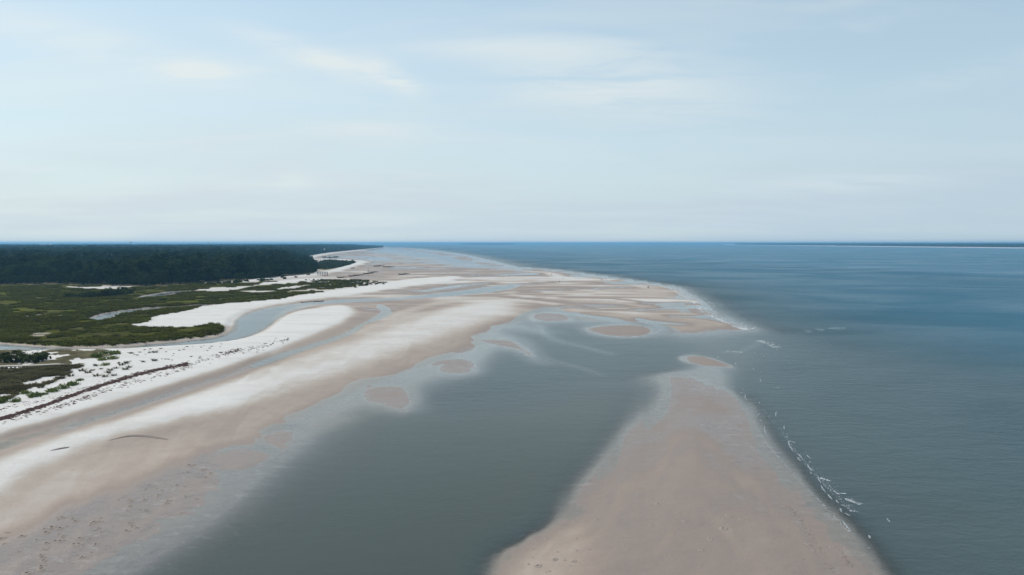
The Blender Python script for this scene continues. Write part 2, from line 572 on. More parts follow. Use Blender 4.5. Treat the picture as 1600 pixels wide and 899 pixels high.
# --- creeks, channels and pools
CREEK = [(-900, 552), (-200, 541), (0, 538.5), (60, 542.5), (130, 545), (190, 543), (240, 538), (290, 533), (330, 528.5), (352, 523), (364, 514), (365, 503), (374, 495),
         (400, 485.5), (430, 479.5), (470, 473.5), (520, 469), (560, 467), (610, 466), (650, 462), (690, 457.5), (730, 453), (760, 448.5), (790, 445), (806, 444),
         (814, 446), (802, 451), (780, 455), (740, 460), (690, 464.5), (640, 467.5), (590, 470.5), (540, 473), (495, 477), (468, 483), (450, 489), (438, 497), (424, 508), (408, 518.5),
         (378, 529.5), (330, 537), (260, 542), (180, 546), (70, 548), (0, 547.5), (-200, 551), (-900, 566)]
edge(CREEK, -0.35, 0.012, 0.012, 0.002)
blend(SLICK, CREEK, 1.0, 0.01)
blend(MARSH, CREEK, 0.0, 0.004)
blend(H, [(440, 488), (470, 478), (500, 474), (480, 481), (455, 489), (440, 499), (432, 500)], -0.01, 0.008)
edge([(-900, 940), (-100, 722), (0, 690), (60, 674), (112, 660), (90, 672), (60, 683), (0, 705), (-100, 738), (-900, 1010)], -0.12, 0.02, 0.02, 0.004)
FILM = [(100, 664), (180, 638), (250, 616), (330, 591), (390, 571), (420, 562), (380, 582), (330, 600), (250, 628), (180, 652), (90, 680)]
blend(H, FILM, -0.012, 0.014, 0.006)
blend(WET, FILM, 1.0, 0.03)
CH3 = [(385, 573), (430, 554), (470, 541.5), (510, 530), (540, 519), (558, 509), (578, 498.5), (590, 492), (594, 486), (588, 479.5), (591, 475), (607, 481), (613, 487.5),
       (608, 494), (590, 502), (568, 508.5), (562, 516), (545, 525), (500, 541), (440, 562), (400, 575)]
edge(CH3, -0.18, 0.012, 0.016, 0.003)
blend(SLICK, CH3, 1.0, 0.01)
for pts, w, dep in [
    ([(806, 446), (840, 443), (900, 440.5), (960, 441.5), (1030, 443)], 0.007, -0.06),
    ([(880, 478.5), (910, 482), (940, 485), (990, 485), (1000, 484)], 0.006, -0.06),
    ([(1000, 485), (1040, 483), (1085, 481)], 0.008, -0.05),
    ([(998, 498), (1012, 504), (1034, 514), (1022, 522)], 0.006, -0.10),
    ([(1012, 502), (1040, 505), (1062, 507)], 0.010, -0.06),
    ([(860, 487), (890, 491), (935, 496), (975, 505)], 0.010, -0.10),
    ([(840, 455), (870, 453.5), (900, 452)], 0.006, -0.05),
    ([(930, 452), (950, 450), (985, 449)], 0.006, -0.04),
    ([(1010, 474), (1040, 474), (1080, 473)], 0.006, -0.04),
    ([(1050, 494), (1090, 495), (1105, 494)], 0.008, -0.05),
    ([(660, 455), (690, 451), (730, 445), (760, 443)], 0.010, -0.05),
    ([(808, 430), (830, 427), (780, 431), (740, 431)], 0.010, -0.05),
    ([(155, 499), (170, 492), (205, 486), (235, 482.5), (280, 480), (320, 477)], 0.013, -0.3),
    ([(232, 464), (255, 460), (275, 456.5), (295, 456)], 0.014, -0.25),
    ([(0, 499), (40, 496), (75, 491)], 0.004, -0.1),
]:
    blend(H, pts, dep, w, 0.0, 1.0, False, w)
    blend(WET, pts, 1.0, w * 1.5, 0.0, 1.0, False, w * 1.6)
    blend(MARSH, pts, 0.0, w * 0.6, 0.0, 1.0, False, w * 1.05)
    blend(SLICK, pts, 1.0, w * 1.5, 0.0, 1.0, False, w)

# --- bars in the lagoon and the point
BARS = [
    ([(921, 514), (940, 510), (975, 509), (1010, 511.5), (1024, 516), (1018, 522), (990, 525), (950, 524), (928, 519)], .20, .75),
    ([(825, 494), (840, 489.5), (860, 489), (885, 496), (888, 500.5), (850, 502), (831, 500)], .14, .85),
    ([(754, 532), (780, 530.5), (810, 534), (825, 542), (839, 556), (820, 556.5), (795, 546), (765, 538)], .10, .70),
    ([(674, 572), (690, 563.5), (715, 562), (735, 566), (742, 577), (725, 582), (695, 582)], .10, .70),
    ([(563, 609), (585, 602.5), (615, 604), (640, 617), (649, 631), (625, 637), (595, 631), (575, 618)], .10, .70),
    ([(411, 684), (430, 676), (455, 675), (464, 684), (455, 697), (440, 706), (424, 703), (413, 694)], .10, .70),
    ([(345, 712), (370, 706), (405, 706), (425, 712), (400, 727), (365, 732), (345, 725)], .06, .95),
    ([(1071, 559.5), (1085, 556.5), (1106, 559), (1134, 569.5), (1140, 573), (1105, 572), (1082, 567)], .16, .75),
]
for k, (pts, hgt, wet) in enumerate(BARS):
    big = np.array(pts, float); c = big.mean(0)
    out_ = [tuple(c + (p - c) * np.array([1.5, 1.7])) for p in big]
    if 2 <= k <= 6:          # barely awash: they fade into the shallows
        blend(H, out_, -0.045, 0.03, 0.02)
        blend(H, pts, 0.05, 0.016, 0.030)
        blend(WET, pts, 0.86, 0.016, 0.02)
        blend(TAN, pts, 0.75, 0.016, 0.02)
    else:
        blend(H, out_, -0.20, 0.02)
        edge(pts, hgt, 0.025, 0.014, 0.030)
        blend(WET, pts, wet, 0.012)
        blend(TAN, pts, 0.55, 0.012)
    blend(SLICK, [tuple(c + (p - c) * (np.array([1.6, 1.9]) if 2 <= k <= 6 else np.array([1.15, 1.3]))) for p in big], 0.85, 0.014)
# shallow ridges between the shoals and the beach
for pts, w in [([(470, 650), (560, 612), (610, 600)], 0.02), ([(640, 635), (652, 625), (648, 606), (660, 590), (690, 570)], 0.010), ([(735, 575), (742, 582), (700, 586), (660, 590)], 0.008), ([(745, 535), (760, 545), (740, 562)], 0.012),
               ([(838, 556), (870, 566), (905, 575), (940, 586)], 0.006), ([(845, 508), (850, 520), (875, 533), (905, 541), (950, 552)], 0.007), ([(770, 510), (820, 512), (850, 520)], 0.02), ([(460, 690), (500, 672), (540, 655)], 0.02)]:
    blend(H, pts, -0.05, w * 1.4, 0.0, 0.9, False, w * 0.5)
    blend(SLICK, pts, 1.0, w * 1.5, 0.0, 0.9, False, w)
BAR = [(1031, 592), (1048, 585.5), (1072, 586), (1092, 592), (1116, 603), (1142, 620), (1160, 640), (1167, 656), (1192, 692), (1232, 740), (1282, 795), (1322, 838), (1366, 899), (1410, 960), (1500, 1100),
       (1600, 1500), (700, 1500), (760, 1050), (772, 940), (776, 899), (790, 866), (830, 841), (880, 815), (898, 790), (916, 760), (946, 725), (978, 690), (1012, 655), (1036, 626), (1042, 608), (1036, 598)]
edge(BAR, 0.42, 0.16, 0.075, 0.018)
blend(WET, BAR, 0.80, 0.05)
blend(TAN, BAR, 0.35, 0.05)
blend(TAN, [(800, 870), (900, 815), (960, 740), (1010, 680), (1060, 650), (1080, 700), (1060, 780), (1120, 860), (1180, 960), (1000, 1300), (760, 1300), (776, 920)], 0.9, 0.07, 0.05)
blend(WET, [(790, 880), (860, 836), (900, 820), (930, 850), (900, 899), (860, 960), (800, 960)], 0.55, 0.05, 0.03)
blend(WET, [(1050, 592), (1100, 600), (1140, 640), (1150, 690), (1090, 680), (1030, 660), (1050, 620)], 0.97, 0.05)

blend(H, [(1060, 588), (1078, 575), (1105, 572), (1130, 575), (1142, 586), (1132, 602), (1105, 594), (1080, 588)], -0.05, 0.016, 0.01)
blend(SLICK, [(1060, 592), (1076, 574), (1100, 570), (1140, 574), (1148, 590), (1145, 620), (1095, 600)], 0.8, 0.02)
edge([(1071, 559.5), (1085, 556.5), (1106, 559), (1134, 569.5), (1140, 573), (1105, 572), (1082, 567)], 0.15, 0.02, 0.01)
# swash bands on the sandbar and the near beach
idx, d = sdf(Q, BAR, 0.25)
near = smooth((190 - np.exp(Q[idx, 1])) / 60) * (d > 0)
band = noise(d * 55 + WARP[idx] * 2.5, Q[idx, 1] * 3, 31) - 0.5
ca_, sa_ = math.cos(0.6), math.sin(0.6)
soft_ = fbm((GX[idx] * ca_ - GY[idx] * sa_) / 5.0, (GX[idx] * sa_ + GY[idx] * ca_) / 13.0, 57, 5) - 0.5
band = band * 0.8 + soft_ * 1.3
WET[idx] = np.clip(WET[idx] + near * band * 0.22 * smooth(d / 0.02), 0, 1)
idx, d = sdf(Q, FLAT, 0.35)
near = smooth((260 - np.exp(Q[idx, 1])) / 90) * (d > 0) * (Q[idx, 0] < 0)
band = fbm(d * 38 + WARP[idx] * 3.0, Q[idx, 1] * 2.5, 37, 3) - 0.5
WET[idx] = np.clip(WET[idx] + near * band * 0.26 * smooth(d / 0.03) * (WET[idx] > 0.12), 0, 1)
# slicks in the lagoon along the old channel edges
for pts, w in [([(560, 612), (640, 590), (650, 630), (610, 640), (575, 650), (520, 690), (430, 720)], 0.012), ([(740, 560), (735, 575), (745, 583), (700, 586), (650, 600)], 0.010),
               ([(828, 536), (838, 552), (860, 562), (890, 570), (920, 578)], 0.008), ([(840, 510), (852, 525), (880, 535), (910, 542), (960, 555)], 0.010),
               ([(780, 505), (755, 525), (740, 545), (690, 560), (640, 580)], 0.022), ([(1190, 534), (1150, 552), (1130, 550)], 0.008), ([(1250, 520), (1290, 514), (1320, 513)], 0.005)]:
    blend(SLICK, pts, 1.0, w, 0.0, 0.75, False, w * 0.5)
# pale salt flats and bare mud in the marsh
for pts in [[(103, 449), (140, 449.5), (205, 448), (208, 450), (190, 453.5), (150, 453), (110, 451)],
            [(305, 454.5), (340, 450.5), (370, 449), (400, 446), (420, 444), (425, 446), (395, 449), (370, 454), (335, 457)],
            [(375, 457), (400, 455), (430, 456), (400, 459)], [(44, 467), (60, 465.5), (67, 467), (52, 468)], [(430, 452), (460, 448), (478, 447), (470, 450), (440, 454)],
            [(40, 525), (60, 522), (82, 523), (70, 529), (45, 530)], [(0, 490), (12, 488), (10, 492)], [(50, 494), (72, 493), (66, 496)], [(88, 495), (108, 494.5), (104, 496)],
            [(220, 470), (250, 469), (270, 470), (240, 471)], [(140, 511), (172, 510), (165, 512)]]:
    soft = max(p[1] for p in pts) > 462
    blend(MARSH, pts, 0.0, 0.008, 0.012, 0.55 if soft else 0.85)
    blend(WET, pts, 0.45 if soft else 0.2, 0.008)
# beach fringes of the far coast
for pts, w in [([(380, 442), (420, 437), (450, 434.5), (480, 432), (505, 428), (530, 422.5), (552, 415.5), (568, 409.5)], 0.009), ([(484, 403), (500, 399), (520, 396), (540, 393.8), (570, 391)], 0.006),
               ([(500, 405), (530, 406.3), (565, 408.6)], 0.010), ([(430, 444), (460, 441), (490, 438)], 0.02)]:
    blend(WET, pts, 0.0, w, 0.0, 1.0, False, w)
    blend(MARSH, pts, 0.0, w, 0.0, 0.9, False, w)
    blend(SCRUB, pts, 0.0, w, 0.0, 0.9, False, w)
    blend(H, pts, 1.2, w, 0.0, 1.0, False, w)
POINT_GREEN = [(490, 419), (497, 412), (510, 408.5), (540, 408.2), (556, 410.5), (545, 415), (525, 419.5), (505, 423)]
blend(MARSH, POINT_GREEN, 1.0, 0.01)
# dunes on the near left
DUNE = [(-400, 552), (0, 550.5), (60, 550), (130, 549.5), (180, 551), (188, 558), (150, 566), (110, 584), (75, 600), (40, 616), (0, 634), (-300, 720)]
blend(SCRUB, DUNE, 0.85, 0.012, 0.03)
di, dd = sdf(Q, DUNE, 0.02)
lump = fbm(GX[di] / 6.0, GY[di] / 6.0, 44, 4)
lane = np.abs(GY[di] - (178 + 0.02 * GX[di]))
H[di] += smooth(dd / 0.02) * (lump - 0.35) * 1.3
SCRUB[di] *= np.where(dd > -0.02, smooth((lump - 0.34) / 0.14), 1)
MARSH[di] = np.where(dd > 0, 0, MARSH[di])
gi_ = np.nonzero((Q[:, 0] > -0.42) & (Q[:, 0] < -0.15) & (MARSH > 0.05) & (rr < 640))[0]
brk = smooth((Q[gi_, 0] + 0.40) / 0.16) * 0.9
MARSH[gi_] *= 1 - brk * (1 - smooth((fbm(GX[gi_] / 9.0, GY[gi_] / 24.0, 97, 4) - 0.42) / 0.10))
# fine relief everywhere above water
land = H > -0.05
H[land] += (fbm(GX[land] / 3.0, GY[land] / 3.0, 61, 3) - 0.5) * np.clip(H[land] * 0.12, 0, 0.12)
# mottled pools on the near rippled sand flat
si = np.nonzero((np.abs(H) < 0.16) & (rr < 330))[0]
sc_ = np.clip(rr[si] / 90.0, 1, 3)
H[si] += (fbm(GX[si] / (3.2 * sc_), GY[si] / (4.0 * sc_), 83, 5) - 0.5) * 0.075 * smooth((0.16 - np.abs(H[si])) / 0.08)
mi = np.nonzero((np.abs(H) < 0.2) & (rr < 140) & (Q[:, 0] < -0.30))[0]
H[mi] += (fbm(GX[mi] / 2.4, GY[mi] / 1.1, 77, 4) - 0.5) * 0.045

# --- far shores
FAR_R = [(1130, 383.0), (1200, 383.7), (1300, 385.0), (1400, 386.2), (1500, 387.3), (1600, 388.4), (1800, 390.5), (2600, 396), (3200, 392), (3200, 382.4), (1600, 381.9), (1300, 381.7), (1130, 382.2)]
edge(FAR_R, 2.0, 0.012, 0.01, 0.0)
blend(WET, FAR_R, 0.0, 0.01)
FAR_RV = [(1150, 382.8), (1200, 383.3), (1300, 384.3), (1400, 385.4), (1500, 386.4), (1600, 387.4), (1800, 389.3), (2600, 394), (3200, 390), (3200, 382.6), (1600, 382.0), (1300, 381.8), (1150, 382.2)]
blend(SCRUB, FAR_RV, 1.0, 0.01)
ISLE = [(718, 382.1), (740, 382.5), (780, 382.5), (805, 382.1), (780, 381.8), (740, 381.8)]
edge(ISLE, 2.0, 0.01, 0.01)
blend(SCRUB, ISLE, 1.0, 0.01)
blend(H, [(820, 381.7), (900, 381.95), (1000, 381.9), (900, 381.6)], 1.0, 0.005)


def add_attr(me, name, vals):
    a = me.attributes.new(name, 'FLOAT', 'POINT')
    a.data.foreach_set('value', np.asarray(vals, np.float32))


def grid_mesh(name, xs, ys, zs, nrow, ncol, keep=None):
    i = np.arange(nrow - 1)[:, None] * ncol
    j = np.arange(ncol)[None, :]
    j2 = (j + 1) % ncol
    quads = np.stack([i + j, i + ncol + j, i + ncol + j2, i + j2], -1).reshape(-1, 4)[:, ::-1]
    if keep is not None:
        quads = quads[keep[quads].any(1)]
    used = np.zeros(nrow * ncol, bool)
    used[quads.ravel()] = True
    remap = np.cumsum(used) - 1
    quads = remap[quads]
    co = np.stack([xs, ys, zs], 1)[used].astype(np.float32)
    me = bpy.data.meshes.new(name)
    me.vertices.add(len(co))
    me.vertices.foreach_set('co', co.ravel())
    me.loops.add(quads.size)
    me.loops.foreach_set('vertex_index', quads.ravel().astype(np.int32))
    me.polygons.add(len(quads))
    me.polygons.foreach_set('loop_start', (np.arange(len(quads)) * 4).astype(np.int32))
    me.polygons.foreach_set('loop_total', np.full(len(quads), 4, np.int32))
    me.update(calc_edges=True)
    me.polygons.foreach_set('use_smooth', np.ones(len(quads), bool))
    return me, used


# ------------------------------------------------------------------ sand / marsh material
def mnode(n, l, op, a, b=None, clamp=False):
    k = N(n, 'ShaderNodeMath', operation=op, use_clamp=clamp)
    for i, v in enumerate((a, b)):
        if v is None:
            continue
        if isinstance(v, (int, float)):
            k.inputs[i].default_value = v
        else:
            l.new(v, k.inputs[i])
    return k.outputs[0]


def mixc(n, l, f, a, b):
    k = N(n, 'ShaderNodeMixRGB')
    for i, v in enumerate((f, a, b)):
        if isinstance(v, (int, float)):
            k.inputs[i].default_value = v
        elif isinstance(v, tuple):
            k.inputs[i].default_value = (*v, 1)
        else:
            l.new(v, k.inputs[i])
    return k.outputs[0]


def tex(n, l, vec, scale, detail=4, rough=0.55, sxyz=(1, 1, 1), dist=0.0):
    mp = N(n, 'ShaderNodeMapping')
    mp.inputs['Scale'].default_value = sxyz
    l.new(vec, mp.inputs[0])
    k = N(n, 'ShaderNodeTexNoise')
    k.inputs['Scale'].default_value = scale
    k.inputs['Detail'].default_value = detail
    k.inputs['Roughness'].default_value = rough
    k.inputs['Distortion'].default_value = dist
    l.new(mp.outputs[0], k.inputs[0])
    return k.outputs['Fac']


def mrange(n, l, v, lo, hi, a=0.0, b=1.0):
    k = N(n, 'ShaderNodeMapRange', interpolation_type='SMOOTHSTEP')
    k.inputs['From Min'].default_value = lo
    k.inputs['From Max'].default_value = hi
    k.inputs['To Min'].default_value = a
    k.inputs['To Max'].default_value = b
    l.new(v, k.inputs['Value'])
    return k.outputs[0]


def attr(n, name):
    k = N(n, 'ShaderNodeAttribute', attribute_name=name)
    return k.outputs['Fac']


M_SAND, n, l = mat('shore_ground')
geo = N(n, 'ShaderNodeNewGeometry')
pos = geo.outputs['Position']
wet = attr(n, 'wet'); marsh = attr(n, 'marsh'); scrub = attr(n, 'scrub'); tan = attr(n, 'tan')
n_big = tex(n, l, pos, 0.045, 5, 0.6, (0.6, 1.2, 1))
n_mid = tex(n, l, pos, 0.35, 5, 0.6)
n_fin = tex(n, l, pos, 2.6, 4, 0.6)
wv = mnode(n, l, 'ADD', wet, mnode(n, l, 'MULTIPLY', mnode(n, l, 'SUBTRACT', n_mid, 0.5), 0.22))
wv = mnode(n, l, 'ADD', wv, mnode(n, l, 'MULTIPLY', mnode(n, l, 'SUBTRACT', n_big, 0.5), 0.25), True)
ramp = N(n, 'ShaderNodeValToRGB')
e = ramp.color_ramp.elements
e[0].position = 0.0; e[0].color = (0.63, 0.60, 0.56, 1)
e[1].position = 1.0; e[1].color = (0.195, 0.140, 0.108, 1)
for p_, c_ in ((0.18, (0.56, 0.53, 0.49, 1)), (0.40, (0.41, 0.345, 0.29, 1)), (0.68, (0.268, 0.213, 0.178, 1))):
    x = e.new(p_); x.color = c_
l.new(wv, ramp.inputs[0])
c = mixc(n, l, mnode(n, l, 'MULTIPLY', tan, 0.55), ramp.outputs[0], mixc(n, l, wv, (0.46, 0.375, 0.315), (0.205, 0.150, 0.118)))
c = mixc(n, l, mnode(n, l, 'MULTIPLY', mrange(n, l, n_fin, 0.45, 0.75), 0.18), c, (0.22, 0.18, 0.15))
dryk = mrange(n, l, wv, 0.0, 0.5, 1.0, 0.0)
c = mixc(n, l, mnode(n, l, 'MULTIPLY', dryk, mrange(n, l, tex(n, l, pos, 0.09, 5, 0.65, (0.5, 1.6, 1), 0.6), 0.42, 0.75, 0.0, 0.40)), c, (0.40, 0.37, 0.335))
mot = tex(n, l, pos, 0.75, 5, 0.7, (0.55, 1.0, 1), 0.8)
wetk = mnode(n, l, 'MULTIPLY', mrange(n, l, wv, 0.72, 0.95), mrange(n, l, tan, 0.2, 0.7, 1.0, 0.25))
c = mixc(n, l, mnode(n, l, 'MULTIPLY', wetk, mrange(n, l, mot, 0.54, 0.68, 0.0, 0.55)), c, (0.085, 0.068, 0.058))
c = mixc(n, l, mnode(n, l, 'MULTIPLY', wetk, mrange(n, l, mot, 0.44, 0.34, 0.0, 0.50)), c, (0.36, 0.31, 0.275))
# marsh turf
g_big = tex(n, l, pos, 0.030, 4, 0.6, (0.5, 1.4, 1), 0.6)
g_fin = tex(n, l, pos, 0.25, 5, 0.65, (0.6, 1.2, 1))
turf = mixc(n, l, mrange(n, l, g_big, 0.36, 0.64), (0.030, 0.032, 0.011), (0.100, 0.106, 0.020))
turf = mixc(n, l, mnode(n, l, 'MULTIPLY', mrange(n, l, g_fin, 0.45, 0.70), 0.5), turf, (0.105, 0.082, 0.038))
turf = mixc(n, l, mrange(n, l, tex(n, l, pos, 0.060, 5, 0.65, (0.5, 1.5, 1), 0.5), 0.56, 0.70, 0.0, 0.6), turf, (0.17, 0.14, 0.10))
mk = mrange(n, l, mnode(n, l, 'ADD', marsh, mnode(n, l, 'MULTIPLY', mnode(n, l, 'SUBTRACT', n_mid, 0.5), 0.6)), 0.35, 0.60)
c = mixc(n, l, mk, c, turf)
floor = mixc(n, l, mrange(n, l, n_mid, 0.3, 0.7), (0.060, 0.054, 0.030), (0.150, 0.130, 0.080))
sk = mrange(n, l, mnode(n, l, 'ADD', scrub, mnode(n, l, 'MULTIPLY', mnode(n, l, 'SUBTRACT', n_mid, 0.5), 0.7)), 0.40, 0.60)
c = mixc(n, l, sk, c, floor)
bs = N(n, 'ShaderNodeBsdfPrincipled')
l.new(c, bs.inputs['Base Color'])
plant = mnode(n, l, 'MAXIMUM', mk, sk)
gloss = mrange(n, l, mnode(n, l, 'SUBTRACT', wv, mnode(n, l, 'MULTIPLY', plant, 1.5)), 0.55, 1.0, 0.92, 0.22)
l.new(gloss, bs.inputs['Roughness'])
spec = mnode(n, l, 'MULTIPLY', mrange(n, l, mnode(n, l, 'SUBTRACT', wv, mnode(n, l, 'MULTIPLY', plant, 1.5)), 0.45, 1.0, 0.10, 0.55), mnode(n, l, 'SUBTRACT', 1.0, plant))
l.new(spec, bs.inputs['Specular IOR Level'])
bmp = N(n, 'ShaderNodeBump')
bmp.inputs['Strength'].default_value = 0.5
bmp.inputs['Distance'].default_value = 0.16
rip = tex(n, l, pos, 0.9, 5, 0.65, (0.7, 1.3, 1), 0.5)
l.new(mnode(n, l, 'ADD', rip, mnode(n, l, 'MULTIPLY', n_fin, 0.35)), bmp.inputs['Height'])
l.new(bmp.outputs[0], bs.inputs['Normal'])
out = N(n, 'ShaderNodeOutputMaterial')
l.new(bs.outputs[0], out.inputs[0])

me, used = grid_mesh('sand_and_marsh_ground', GX, GY, H, nr, na)
me.materials.append(M_SAND)
for nm, arr in (('wet', WET), ('marsh', MARSH), ('scrub', SCRUB), ('tan', TAN)):
    add_attr(me, nm, arr)
GROUND = bpy.data.objects.new('ground', me)
col.objects.link(GROUND)
tag(GROUND, 'pale sand beach, tidal flats and marsh ground', kind='structure')

H2 = H.reshape(nr, na)
LOGR = np.log(RR)


def height_at(x, y):
    th = math.atan2(x, y); rr_ = math.hypot(x, y)
    i = int(np.clip(np.searchsorted(RR, rr_), 1, nr - 1))
    j = int(np.clip(round((th + HALF) / 0.0015), 0, len(az_in) - 1))
    t = (rr_ - RR[i - 1]) / (RR[i] - RR[i - 1])
    return float(H2[i - 1, j] * (1 - t) + H2[i, j] * t)


def spot(px, py):
    """ground point seen at a pixel, on the relief"""
    z = 0.0
    for _ in range(4):
        x, y = ground(px, py, z)
        z = max(height_at(float(x), float(y)), 0.0)
    return float(x), float(y), z


# ------------------------------------------------------------------ water
M_WATER, n, l = mat('sea_water')
geo = N(n, 'ShaderNodeNewGeometry')
pos = geo.outputs['Position']
depth = attr(n, 'depth'); slick = attr(n, 'slick'); zone = attr(n, 'zone'); curr = attr(n, 'curr')
w_mask = mnode(n, l, 'SUBTRACT', 1.0, slick, True)
w_patch = mrange(n, l, tex(n, l, pos, 0.010, 5, 0.6, (0.7, 1.1, 1), 0.8), 0.30, 0.70, 0.62, 1.0)
rough_w = mnode(n, l, 'MULTIPLY', w_mask, w_patch)
nz1 = tex(n, l, pos, 0.42, 5, 0.65, (0.7, 1.2, 1), 0.4)
nz2 = tex(n, l, pos, 1.9, 3, 0.6, (0.6, 1.2, 1), 0.2)
nz3 = tex(n, l, pos, 0.06, 4, 0.55, (0.6, 1.3, 1), 0.3)
hgt = mnode(n, l, 'ADD', mnode(n, l, 'MULTIPLY', nz1, 0.55), mnode(n, l, 'MULTIPLY', nz2, 0.16))
hgt = mnode(n, l, 'ADD', hgt, mnode(n, l, 'MULTIPLY', nz3, 0.9))
b = N(n, 'ShaderNodeBump')
b.inputs['Distance'].default_value = 1.4
l.new(mnode(n, l, 'MULTIPLY', rough_w, mrange(n, l, zone, 0.4, 1.0, 0.85, 0.06)), b.inputs['Strength'])
l.new(hgt, b.inputs['Height'])
body_sea = mixc(n, l, mrange(n, l, nz3, 0.3, 0.7), (0.030, 0.112, 0.168), (0.040, 0.128, 0.186))
body_sea = mixc(n, l, mnode(n, l, 'MULTIPLY', curr, 0.6), body_sea, (0.060, 0.170, 0.245))
body = mixc(n, l, zone, body_sea, (0.058, 0.070, 0.057))
dif = N(n, 'ShaderNodeBsdfDiffuse')
l.new(body, dif.inputs[0])
l.new(b.outputs[0], dif.inputs['Normal'])
tra = N(n, 'ShaderNodeBsdfTransparent')
tra.inputs[0].default_value = (0.93, 0.95, 0.93, 1)
murk = mnode(n, l, 'SUBTRACT', 1.0, mnode(n, l, 'POWER', 2.718, mnode(n, l, 'MULTIPLY', depth, -1.7)), True)
mx1 = N(n, 'ShaderNodeMixShader')
l.new(murk, mx1.inputs[0]); l.new(tra.outputs[0], mx1.inputs[1]); l.new(dif.outputs[0], mx1.inputs[2])
gl = N(n, 'ShaderNodeBsdfGlossy')
l.new(mrange(n, l, rough_w, 0.0, 1.0, 0.05, 0.22), gl.inputs['Roughness'])
l.new(b.outputs[0], gl.inputs['Normal'])
fr = N(n, 'ShaderNodeFresnel')
fr.inputs['IOR'].default_value = 1.33
l.new(b.outputs[0], fr.inputs['Normal'])
cap = mnode(n, l, 'SUBTRACT', 1.0, mnode(n, l, 'MULTIPLY', rough_w, mrange(n, l, zone, 0.55, 1.0, 0.80, 0.06)))
frc = mnode(n, l, 'MULTIPLY', mnode(n, l, 'MULTIPLY', fr.outputs[0], cap), mnode(n, l, 'SUBTRACT', 1.0, geo.outputs['Backfacing']))
mx2 = N(n, 'ShaderNodeMixShader')
l.new(frc, mx2.inputs[0]); l.new(mx1.outputs[0], mx2.inputs[1]); l.new(gl.outputs[0], mx2.inputs[2])
out = N(n, 'ShaderNodeOutputMaterial')
l.new(mx2.outputs[0], out.inputs[0])

step = 2
ri = np.unique(np.concatenate([np.arange(0, nr, step), [nr - 1]]))
ci = np.unique(np.concatenate([np.arange(0, len(az_in), step), [len(az_in) - 1], np.arange(len(az_in), na)]))
sub = (ri[:, None] * na + ci[None, :]).ravel()
Hs = H.reshape(nr, na)
low = Hs.copy()
low = np.minimum(low, np.minimum(np.roll(low, 1, 0), np.roll(low, -1, 0)))
low = np.minimum(low, np.minimum(np.roll(Hs, 1, 1), np.roll(Hs, -1, 1)))
keepw = low.ravel()[sub] < 0.06
me, used = grid_mesh('water_surface', GX[sub], GY[sub], np.zeros(len(sub)), len(ri), len(ci), keepw)
me.materials.append(M_WATER)
for nm, arr in (('depth', np.clip(-H[sub], 0, 6)), ('slick', SLICK[sub]), ('zone', ZONE[sub]), ('curr', CURR[sub])):
    add_attr(me, nm, arr[used])
WATER = bpy.data.objects.new('sea', me)
col.objects.link(WATER)
tag(WATER, 'rippled grey blue sea, lagoon and creek water', kind='structure')

# ------------------------------------------------------------------ plant materials
def leaf_mat(name, dark, light, wscale=0.02, trans=0.25):
    m, n, l = mat(name)
    oi = N(n, 'ShaderNodeObjectInfo')
    g = N(n, 'ShaderNodeNewGeometry')
    f1 = tex(n, l, g.outputs['Position'], wscale, 4, 0.6)
    f2 = tex(n, l, g.outputs['Position'], 0.5, 3, 0.6)
    f = mnode(n, l, 'ADD', mnode(n, l, 'MULTIPLY', mrange(n, l, f1, 0.3, 0.7), 0.45), mnode(n, l, 'MULTIPLY', oi.outputs['Random'], 0.35))
    f = mnode(n, l, 'ADD', f, mnode(n, l, 'MULTIPLY', mrange(n, l, f2, 0.35, 0.65), 0.3), True)
    c = mixc(n, l, f, dark, light)
    d = N(n, 'ShaderNodeBsdfDiffuse')
    l.new(c, d.inputs[0])
    t = N(n, 'ShaderNodeBsdfTranslucent')
    l.new(c, t.inputs[0])
    mx = N(n, 'ShaderNodeMixShader')
    mx.inputs[0].default_value = trans
    l.new(d.outputs[0], mx.inputs[1]); l.new(t.outputs[0], mx.inputs[2])
    o = N(n, 'ShaderNodeOutputMaterial')
    l.new(mx.outputs[0], o.inputs[0])
    return m


M_OAK = leaf_mat('oak_leaves', (0.007, 0.017, 0.009), (0.060, 0.082, 0.028))
M_PINE = leaf_mat('pine_needles', (0.008, 0.018, 0.011), (0.034, 0.056, 0.024))
M_SHRUB = leaf_mat('shrub_leaves', (0.026, 0.036, 0.015), (0.075, 0.086, 0.030), 0.1)
M_FRESH = leaf_mat('fresh_leaves', (0.085, 0.120, 0.030), (0.160, 0.190, 0.050), 0.2)
M_TUFT = leaf_mat('dune_grass_blades', (0.060, 0.062, 0.034), (0.130, 0.125, 0.070), 0.2)
M_SCRUB = leaf_mat('dry_scrub', (0.070, 0.062, 0.034), (0.165, 0.145, 0.075), 0.15)
M_MARSH = leaf_mat('marsh_blades', (0.050, 0.042, 0.018), (0.120, 0.130, 0.024), 0.045)
M_BARK = simple('bark', (0.045, 0.036, 0.028), 0.95, 0.35, 2.0, 0.1, 0.4)
M_DRIFT = simple('weathered_driftwood', (0.085, 0.072, 0.062), 0.9, 0.35, 2.0, 0.15, 0.3)
M_WOOD = simple('grey_weathered_boards', (0.42, 0.38, 0.33), 0.85, 0.2, 4.0, 0.15)
M_DARKW = simple('dark_timber', (0.10, 0.085, 0.07), 0.85, 0.25, 4.0, 0.15)
M_WHITE = simple('white_painted_wall', (0.78, 0.77, 0.74), 0.7, 0.06, 1.0, 0.3)
M_ROOF = simple('grey_shingle_roof', (0.62, 0.62, 0.62), 0.7, 0.15, 3.0, 0.2)
M_PANE = simple('dark_window_glass', (0.03, 0.04, 0.05), 0.15, 0.1, 1.0, 0.5)
